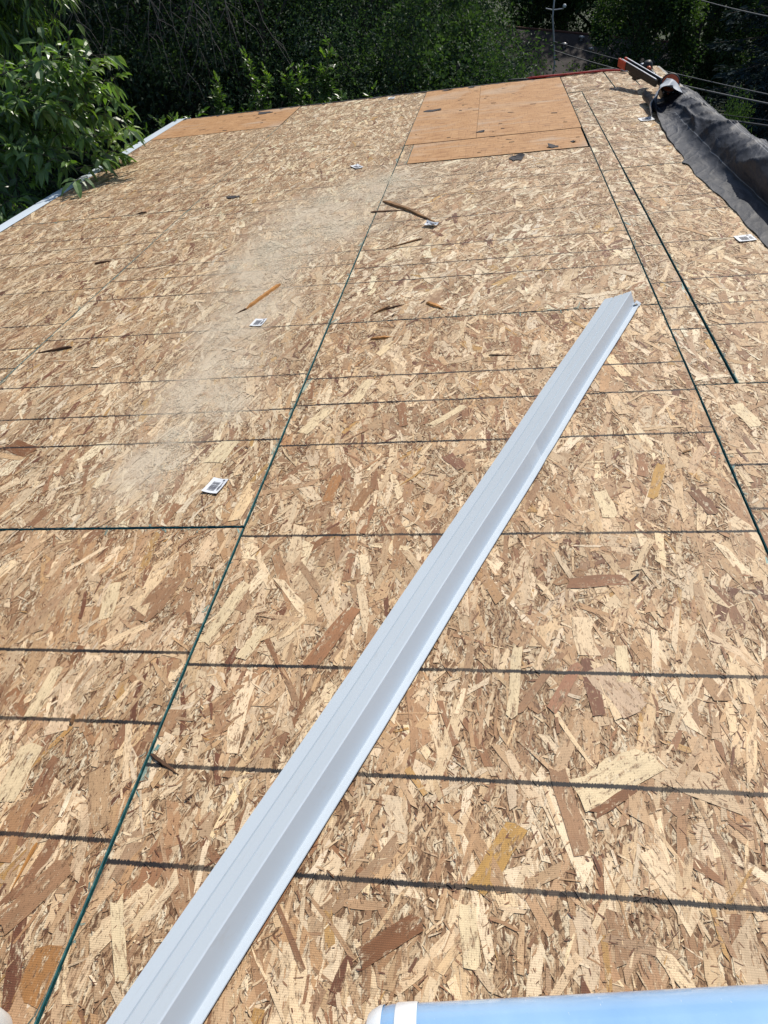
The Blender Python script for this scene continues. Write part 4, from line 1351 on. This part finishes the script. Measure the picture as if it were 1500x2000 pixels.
# the right-hand background
tree('maple_tree', 'round', 4.35, 18.5, .95, .3, 'mid green round tree between the distant roof and the spruces')
tree('maple_tree', 'round', 6.3, 21.5, 1.1, 2.3, 'paler green tree behind the nailer, left of the blue spruces')
tree('blue_spruce', 'spruce', 6.9, 15.2, 1.1, .2, 'dusky blue spruce filling the top right corner', group='blue spruces at the right')
tree('blue_spruce', 'spruce', 9.6, 17.5, 1.15, 1.7, 'dusky blue spruce farther right and behind the first', group='blue spruces at the right')
tree('blue_spruce', 'spruce', 5.6, 12.0, .62, 3.3, 'small dark spruce just above the grey underlayment', group='blue spruces at the right')
tree('leafy_bush', 'bush', 4.42, 10.3, .52, 1.0, 'sunlit green bush above the thick dark cable on the right', 'bush', sz=1.08)
tree('leafy_bush', 'bush', 4.75, 8.6, .55, 4.0, 'olive green bush at the right edge behind the underlayment', 'bush', sz=1.0)
tree('dense_tree', 'elm', 7.8, 11.0, .95, 1.4, 'dark shaded tree at the right edge below the spruces')
# dark wood that closes the view
for k, (x, y, s, key) in enumerate(((-14, 17, 1.6, 'elm'), (-9, 19, 1.6, 'elm'), (-4.5, 20, 1.7, 'elm'), (-2.2, 23, 1.6, 'elm'), (2.6, 36, 1.9, 'elm'), (6.6, 34, 1.9, 'maple'),
                                    (10.8, 30, 2.0, 'elm'), (13.5, 23, 1.8, 'elm'), (17, 29, 2.2, 'elm'), (-2.2, 31, 1.9, 'elm'), (12, 42, 2.4, 'elm'), (5, 47, 2.6, 'elm'), (-7, 33, 2.2, 'elm'), (-14, 30, 2.2, 'elm'))):
    names = ['large dark tree at the far left of the distant wood', 'second large tree of the distant wood from the left', 'third large tree of the distant wood from the left', 'large dark tree behind the thicket right of centre',
             'large tree directly behind the distant roof', 'large green tree behind the distant roof on its right', 'large tree behind the blue spruces', 'large dark tree right of the blue spruces', 'rearmost large tree at the far right',
             'large tree deep behind the centre thicket', 'deepest tree behind the maples on the right', 'deepest tree behind the distant roof', 'deep background tree left of centre', 'deep background tree at the far left']
    tree('forest_tree', key, x, y, s, k*1.3, names[k], group='trees of the distant wood')

# overhanging ash branch with large leaves at the left
def branchy(name, label, cat, trunk_pts, trunk_r, tips, leafL, leafW, per, cols, mat, seed, spread=.09, droop=.55, twig_r=.006, group=None, tipcols=None, barkmat=None, upw=0.0):
    r = np.random.default_rng(seed); rr = random.Random(seed)
    base = Matrix.Translation(trunk_pts[0])
    t = empty(name, base); tag(t, label, cat, group)
    mb = MB(); mb.tube(trunk_pts, trunk_r, 9)
    mb.build('trunk', barkmat or M_BARK, Matrix.Identity(4), t, True)
    mb = MB(); P = []; D = []; C = []; Ls = []
    cols = np.array(cols); tc = np.array(tipcols if tipcols is not None else cols)
    for (a, b, lift) in tips:
        a = Vector(a); b = Vector(b)
        mid = (a+b)*.5 + Vector((rr.uniform(-.08, .08), rr.uniform(-.08, .08), lift))
        pts = []
        for k in range(11):
            q = k/10
            p = a*(1-q)**2 + mid*2*q*(1-q) + b*q*q
            pts.append(p + Vector((rr.uniform(-.012, .012), rr.uniform(-.012, .012), rr.uniform(-.012, .012))))
        mb.tube(pts, [twig_r*(1.3 - q*.11) for q in range(11)], 5, cap=False)
        L = (b-a).length
        for k in range(int(per*L)):
            q = rr.uniform(.18, 1.0)**.8
            i = min(9, int(q*10)); p = pts[i].lerp(pts[i+1], q*10-i)
            axis = (pts[i+1]-pts[i]).normalized()
            # a small side shoot with a spray of opposite leaflets
            sd = Vector((rr.gauss(0, 1), rr.gauss(0, 1), rr.gauss(.15+upw, .55))).normalized()
            sh = (axis*.5 + sd*.8).normalized()
            sl = spread*rr.uniform(.6, 1.5)
            e = p + sh*sl + Vector((0, 0, -.25*sl*droop))
            mb.tube([p, (p+e)*.5 + Vector((0, 0, .008)), e], [.0026, .002, .0014], 4, cap=False)
            young = q > .82 and rr.random() < .55
            for m in range(6):
                f = .3 + .14*m
                base_p = p.lerp(e, min(1, f))
                sg = 1 if m % 2 else -1
                sv = sh.cross(Vector((0, 0, 1)))
                sv = sv.normalized() if sv.length > .05 else Vector((1, 0, 0))
                dv = sh*(.6 if m < 5 else 1.2) + sv*sg*(.85 if m < 5 else .1) + Vector((rr.gauss(0, .25), rr.gauss(0, .25), -droop + rr.gauss(0, .25) + (.5 if young else 0)))
                P.append(base_p); D.append(dv)
                c = (tc if young else cols)
                C.append(c[rr.randrange(len(c))]*rr.uniform(.7, 1.3)); Ls.append(rr.uniform(*leafL)*(.75 if young else 1))
    mb.build('twigs', barkmat or M_BARK, Matrix.Identity(4), t)
    Ls = np.array(Ls)
    mobj('foliage', leaf_mesh('foliage', np.array(P), np.array(D), Ls, Ls*r.uniform(leafW[0], leafW[1], len(Ls)), np.array(C), mat, r, fine=True, cup=.18, droop=droop), Matrix.Identity(4), t)
    return t

ASH = [(0.11, 0.19, 0.07), (0.135, 0.22, 0.078), (0.085, 0.15, 0.062), (0.16, 0.25, 0.085)]
YNG = [(0.13, 0.22, 0.035), (0.10, 0.18, 0.035), (0.16, 0.25, 0.045)]
rr = random.Random(21)
tips = []
org = (-4.3, 3.4, -.55)
for (bx, by, bz, lf) in ((-2.13, 2.95, -.14, .34), (-2.12, 2.80, -.22, .30), (-2.10, 3.05, .26, .25), (-2.12, 3.0, .42, .20), (-2.25, 3.0, .12, .20), (-2.6, 3.1, .06, .2), (-2.9, 3.2, .02, .2), (-3.2, 3.0, -.05, .2), (-2.22, 2.60, -.30, .28), (-2.05, 3.00, -.02, .38), (-2.18, 3.10, .14, .30), (-2.10, 3.05, .40, .22), (-2.30, 2.95, .10, .2), (-2.45, 2.8, .05, .3), (-2.6, 2.7, -.25, .25),
                         (-2.55, 3.05, .06, .2), (-2.75, 2.9, .02, .25), (-2.9, 2.7, -.1, .2), (-2.95, 2.6, -.4, .2), (-2.75, 2.55, -.5, .2), (-3.1, 2.6, -.6, .1), (-3.0, 3.0, -.2, .2), (-2.55, 2.75, -.42, .3), (-3.3, 2.9, -.3, .2), (-3.2, 3.3, -.02, .15),
                         (-2.40, 3.25, -.12, .3), (-2.62, 3.4, -.25, .2), (-3.0, 2.5, -.8, .1), (-3.2, 2.2, -.75, .1), (-2.9, 2.35, -.62, .12), (-3.4, 2.5, -.35, .1), (-2.3, 3.3, -.32, .2), (-2.85, 2.95, -.75, .1)):
    s = rr.uniform(.25, .5)
    a = tuple(org[i]*(1-s) + (bx, by, bz)[i]*s + rr.uniform(-.1, .1) for i in range(3))
    tips.append((org if rr.random() < .4 else a, (bx, by, bz), lf))
branchy('ash_tree', 'leafy green branch of an ash tree drooping over the white eave metal', 'tree',
        [(-5.2, 3.7, -4.7), (-5.1, 3.7, -3.2), (-4.9, 3.6, -1.9), (-4.6, 3.5, -1.0), (-4.3, 3.4, -.5), (-4.1, 3.4, .3), (-4.0, 3.5, 1.6), (-4.0, 3.5, 2.6)], [.16, .14, .12, .1, .08, .06, .045, .02],
        tips, (.080, .145), (.32, .46), 11, ASH, M_LEAF_NEAR, 5, spread=.13, droop=.50, tipcols=YNG)
tips = []
org = (-4.6, 4.6, 1.2)
for (bx, by, bz, lf) in ((-3.30, 4.2, .40, .15), (-3.20, 4.25, .30, .2), (-3.45, 4.1, .20, .2), (-3.55, 4.3, .50, .1), (-3.62, 4.1, .10, .2), (-3.40, 4.4, .62, .1), (-3.7, 4.2, .3, .1), (-3.2, 4.3, .66, .15), (-3.75, 4.4, .0, .1), (-3.05, 4.2, .45, .2), (-3.0, 4.3, .62, .2), (-3.3, 4.15, .12, .15), (-3.5, 4.0, .38, .1), (-3.15, 4.4, .75, .1)):
    tips.append((org, (bx, by, bz), lf))
branchy('weeping_tree', 'bright narrow leaved branch hanging into the top left corner', 'tree',
        [(-5.4, 5.2, -4.7), (-5.3, 5.1, -2), (-5.0, 4.9, 0), (-4.6, 4.6, 1.2), (-4.3, 4.5, 2.6)], [.15, .13, .1, .07, .02],
        tips, (.085, .14), (.17, .26), 24, [(0.07, 0.13, 0.03), (0.10, 0.17, 0.035), (0.055, 0.10, 0.03)], M_LEAF_NEAR, 8, droop=.8, tipcols=YNG)
tips = []
for k in range(7):
    x = -2.95 + .085*k
    tips.append(((x, 4.75 + .05*k, -1.2), (x + .10, 4.70 + .09*k, -.42 + .05*math.sin(k*2.1)), .05))
branchy('roadside_shrub', 'bright upright shrub leaves poking above the white metal near its far end', 'shrub',
        [(-2.8, 4.9, -4.7), (-2.8, 4.9, -3), (-2.72, 4.85, -1.25)], [.03, .025, .012], tips, (.06, .10), (.3, .42), 11, [(0.055, 0.115, 0.026), (0.075, 0.14, 0.03)], M_LEAF_NEAR, 12, droop=.1, tipcols=YNG, barkmat=M_GREENTWIG, upw=.5)
# bright saplings right behind the far edge
SAP = [(0.070, 0.13, 0.036), (0.085, 0.15, 0.040), (0.055, 0.105, 0.034)]
for k, (x, y, z, sc, lab) in enumerate(((-2.10, 5.75, -.12, .8, 'low bright sapling leftmost of the row behind the small plywood patch'), (-1.72, 5.85, .10, 1.0, 'taller bright sapling standing behind the gap between the plywood patches'),
                                        (-1.42, 5.95, .05, 1.0, 'bright sapling between the two tallest behind the far edge'), (-1.16, 5.90, .22, 1.0, 'tallest bright sapling behind the far roof edge'),
                                        (-0.95, 5.7, -.13, .6, 'short bright sapling to the right of the tallest one'), (-0.66, 5.6, -.10, .45, 'lone little sapling tip left of the large plywood patch'))):
    tips = []
    rs = random.Random(30+k)
    for q in range(4 if sc > .5 else 2):
        tips.append(((x + rs.uniform(-.05, .05), y, z - 1.0), (x + rs.uniform(-.26, .26)*sc, y + rs.uniform(-.1, .1), z - (0 if q == 0 else rs.uniform(.05, .25))), .02))
    branchy('sapling', lab, 'sapling', [(x, y, -4.7), (x, y, -3), (x, y, z-.95)], [.02, .016, .009], tips, (.050, .085), (.36, .5), 19*min(1, sc+.3), SAP, M_LEAF_NEAR, 50+k, spread=.07, droop=.15,
            group='saplings behind the far edge', tipcols=YNG, barkmat=M_GREENTWIG, upw=.45)

# bare vines hanging in front of the dark trees
def vine(name, label, x0, x1, n, seed, y=6.5, z0=1.5):
    r = random.Random(seed)
    t = empty(name, Matrix.Translation(((x0+x1)/2, y, z0))); tag(t, label, 'vine', 'bare hanging vines')
    for k in range(n):
        mb = MB()
        x = r.uniform(x0, x1); yy = y + r.uniform(-.35, .35)
        drift = r.uniform(-.55, .75); zb = r.uniform(-.55, .15)
        pts = []
        for q in range(15):
            f = q/14
            pts.append((x + drift*f**1.6 + .05*math.sin(f*9+k) + r.uniform(-.012, .012), yy + .06*math.sin(f*7+k*2), z0 + (zb-z0)*f + .18*math.sin(f*3.1)*drift))
        rad = r.uniform(.0035, .0065)
        mb.tube(pts, [rad*(1.25 - .06*q) for q in range(15)], 5, cap=False)
        for _ in range(5):
            i = r.randrange(4, 13); p = Vector(pts[i])
            e = p + Vector((r.uniform(-.22, .28), r.uniform(-.1, .1), r.uniform(-.32, -.05)))
            mb.tube([p, (p+e)*.5 + Vector((.02, 0, .03)), e], [rad*.6, rad*.45, rad*.25], 4, cap=False)
        mb.build('vine_stem', M_TWIG, Matrix.Identity(4), t)
vine('bare_vine', 'tangle of bare grey vines hanging at the upper left', -4.3, -3.0, 12, 3)
vine('bare_vine', 'bare grey vines hanging right of the upper left tangle', -2.9, -2.2, 9, 4)

# ------------------------------------------------------------------ distant house, mast and cables
def far_house():
    base = Matrix.Translation((3.7, 26.5, GZ)) @ Matrix.Rotation(math.radians(-14), 4, 'Z')
    t = empty('distant_house', base); tag(t, 'distant low house with a brown-grey shingle roof between the trees', 'house')
    mb = MB(); mb.box(-3.2, 3.2, -2.4, 2.4, -.3, 2.1); mb.build('wall', plain('tan_siding', (0.30, 0.27, 0.23), .85), base, t)
    msh = NT('grey_brown_shingles'); oc = msh.obj()
    br = msh.n('TexBrick'); msh.t.links.new(msh.mapping(oc, (1, 1, 1)), br.inputs['Vector'])
    br.inputs['Scale'].default_value = 3.2
    br.inputs['Color1'].default_value = (0.050, 0.042, 0.041, 1); br.inputs['Color2'].default_value = (0.066, 0.056, 0.054, 1); br.inputs['Mortar'].default_value = (0.03, 0.026, 0.026, 1)
    msh.set(color=br.outputs[0], rough=.9)
    mb = MB()
    mb.add([(-3.6, -2.9, 2.0), (3.6, -2.9, 2.0), (3.6, 0, 3.25), (-3.6, 0, 3.25), (3.6, 2.9, 2.0), (-3.6, 2.9, 2.0)], [(0, 1, 2, 3), (3, 2, 4, 5)])
    mb.add([(-3.6, -2.9, 1.9), (3.6, -2.9, 1.9), (3.6, 0, 3.15), (-3.6, 0, 3.15), (3.6, 2.9, 1.9), (-3.6, 2.9, 1.9)], [(3, 2, 1, 0), (5, 4, 2, 3)])
    mb.add([(-3.6, -2.9, 1.9), (3.6, -2.9, 1.9), (3.6, -2.9, 2.0), (-3.6, -2.9, 2.0)], [(0, 1, 2, 3)])
    rf = mb.build('roof', msh.mat, base, t)
    mb = MB(); mb.box(-3.6, 3.6, -.06, .06, 3.22, 3.28, 0, .01); mb.build('ridge_cap', plain('red_brown_ridge', (0.16, 0.07, 0.05), .8), base, rf)
    for (x, y) in ((.1, -.35), (-.35, -.8), (.55, -.9)):
        z = 3.25 + y/2.9*1.25
        mb = MB(); mb.lathe([(.05, -.05), (.05, .07), (.10, .08), (.08, .12), (.0, .14)], 16, M=Matrix.Translation((x, y, z)))
        mb.build('roof_vent', plain('pale_vent_metal', (.6, .6, .6), .4, .3), base, rf, True)
    for x in (-1.8, .2, 1.9):
        mb = MB(); mb.box(x-.5, x+.5, -2.43, -2.40, .8, 1.7, 0); w = mb.build('window', M_BLACK, base, t)
        mb = MB(); mb.box(x-.56, x+.56, -2.45, -2.432, 1.7, 1.77, 0); mb.build('frame', M_WHITEFILM, base, w)
        mb = MB(); mb.box(x-.56, x+.56, -2.45, -2.432, .73, .8, 0); mb.build('sill', M_WHITEFILM, base, w)
far_house()

def mast():
    t = empty('service_mast', Matrix.Translation((2.02, 17, GZ))); tag(t, 'thin white mast with a cross arm standing among the bushes', 'mast')
    mb = MB(); mb.tube([(2.30, 17, GZ), (2.18, 17, -1.13), (2.06, 17, -.62), (1.96, 17, -.25), (1.90, 17, .5)], [.022, .021, .020, .019, .018], 10)
    mb.build('pole', plain('weathered_white_pole', (.42, .44, .46), .6), Matrix.Identity(4), t, True)
    mb = MB(); mb.tube([(1.78, 17, -.10), (1.95, 17, -.12), (2.18, 17, -.08)], [.014, .016, .014], 6)
    mb.build('cross_arm', M_STEEL, Matrix.Identity(4), t)
    mb = MB(); mb.lathe([(0, -.03), (.035, -.02), (.04, .02), (.02, .045), (0, .05)], 12, M=Matrix.Translation((2.18, 17, -.04)))
    mb.build('insulator', M_WHITEFILM, Matrix.Identity(4), t, True)
mast()
def cable(label, a, b, rad, mat, sag=.1, ext=.6):
    a = Vector(a); b = Vector(b); e = b + (b-a)*ext
    pts = []
    for k in range(33):
        f = k/32; p = a.lerp(e, f); p.z -= sag*4*f*(1-f); pts.append(p)
    mb = MB(); mb.tube(pts, rad, 7)
    o = mb.build('overhead_cable', mat, Matrix.Identity(4), None, True)
    tag(o, label, 'cable', 'overhead cables at the right')
M_CABLE = plain('grey_cable', (.13, .137, .15), .5)
M_CABLED = plain('dark_cable', (.05, .052, .06), .45)
cable('thick pale overhead cable passing behind the nailer', (2.12, 17, -.87), (4.38, 9, -.33), .012, M_CABLE, .12)
cable('thin overhead cable just above the thick pale one', (2.10, 17, -.70), (4.35, 9, -.26), .007, M_CABLE, .08)
cable('thin overhead cable crossing the top right corner', (4.36, 14, .38), (4.05, 9, .53), .008, M_CABLE, .02)
cable('thick dark cable low at the right above the underlayment', (2.9, 11.0, -.88), (3.92, 7.3, -.41), .012, M_CABLED, .02)
cable('thin dark cable beneath the pale ones at the right edge', (3.2, 12.0, -1.0), (4.35, 8.6, -.56), .005, M_CABLED, .02)
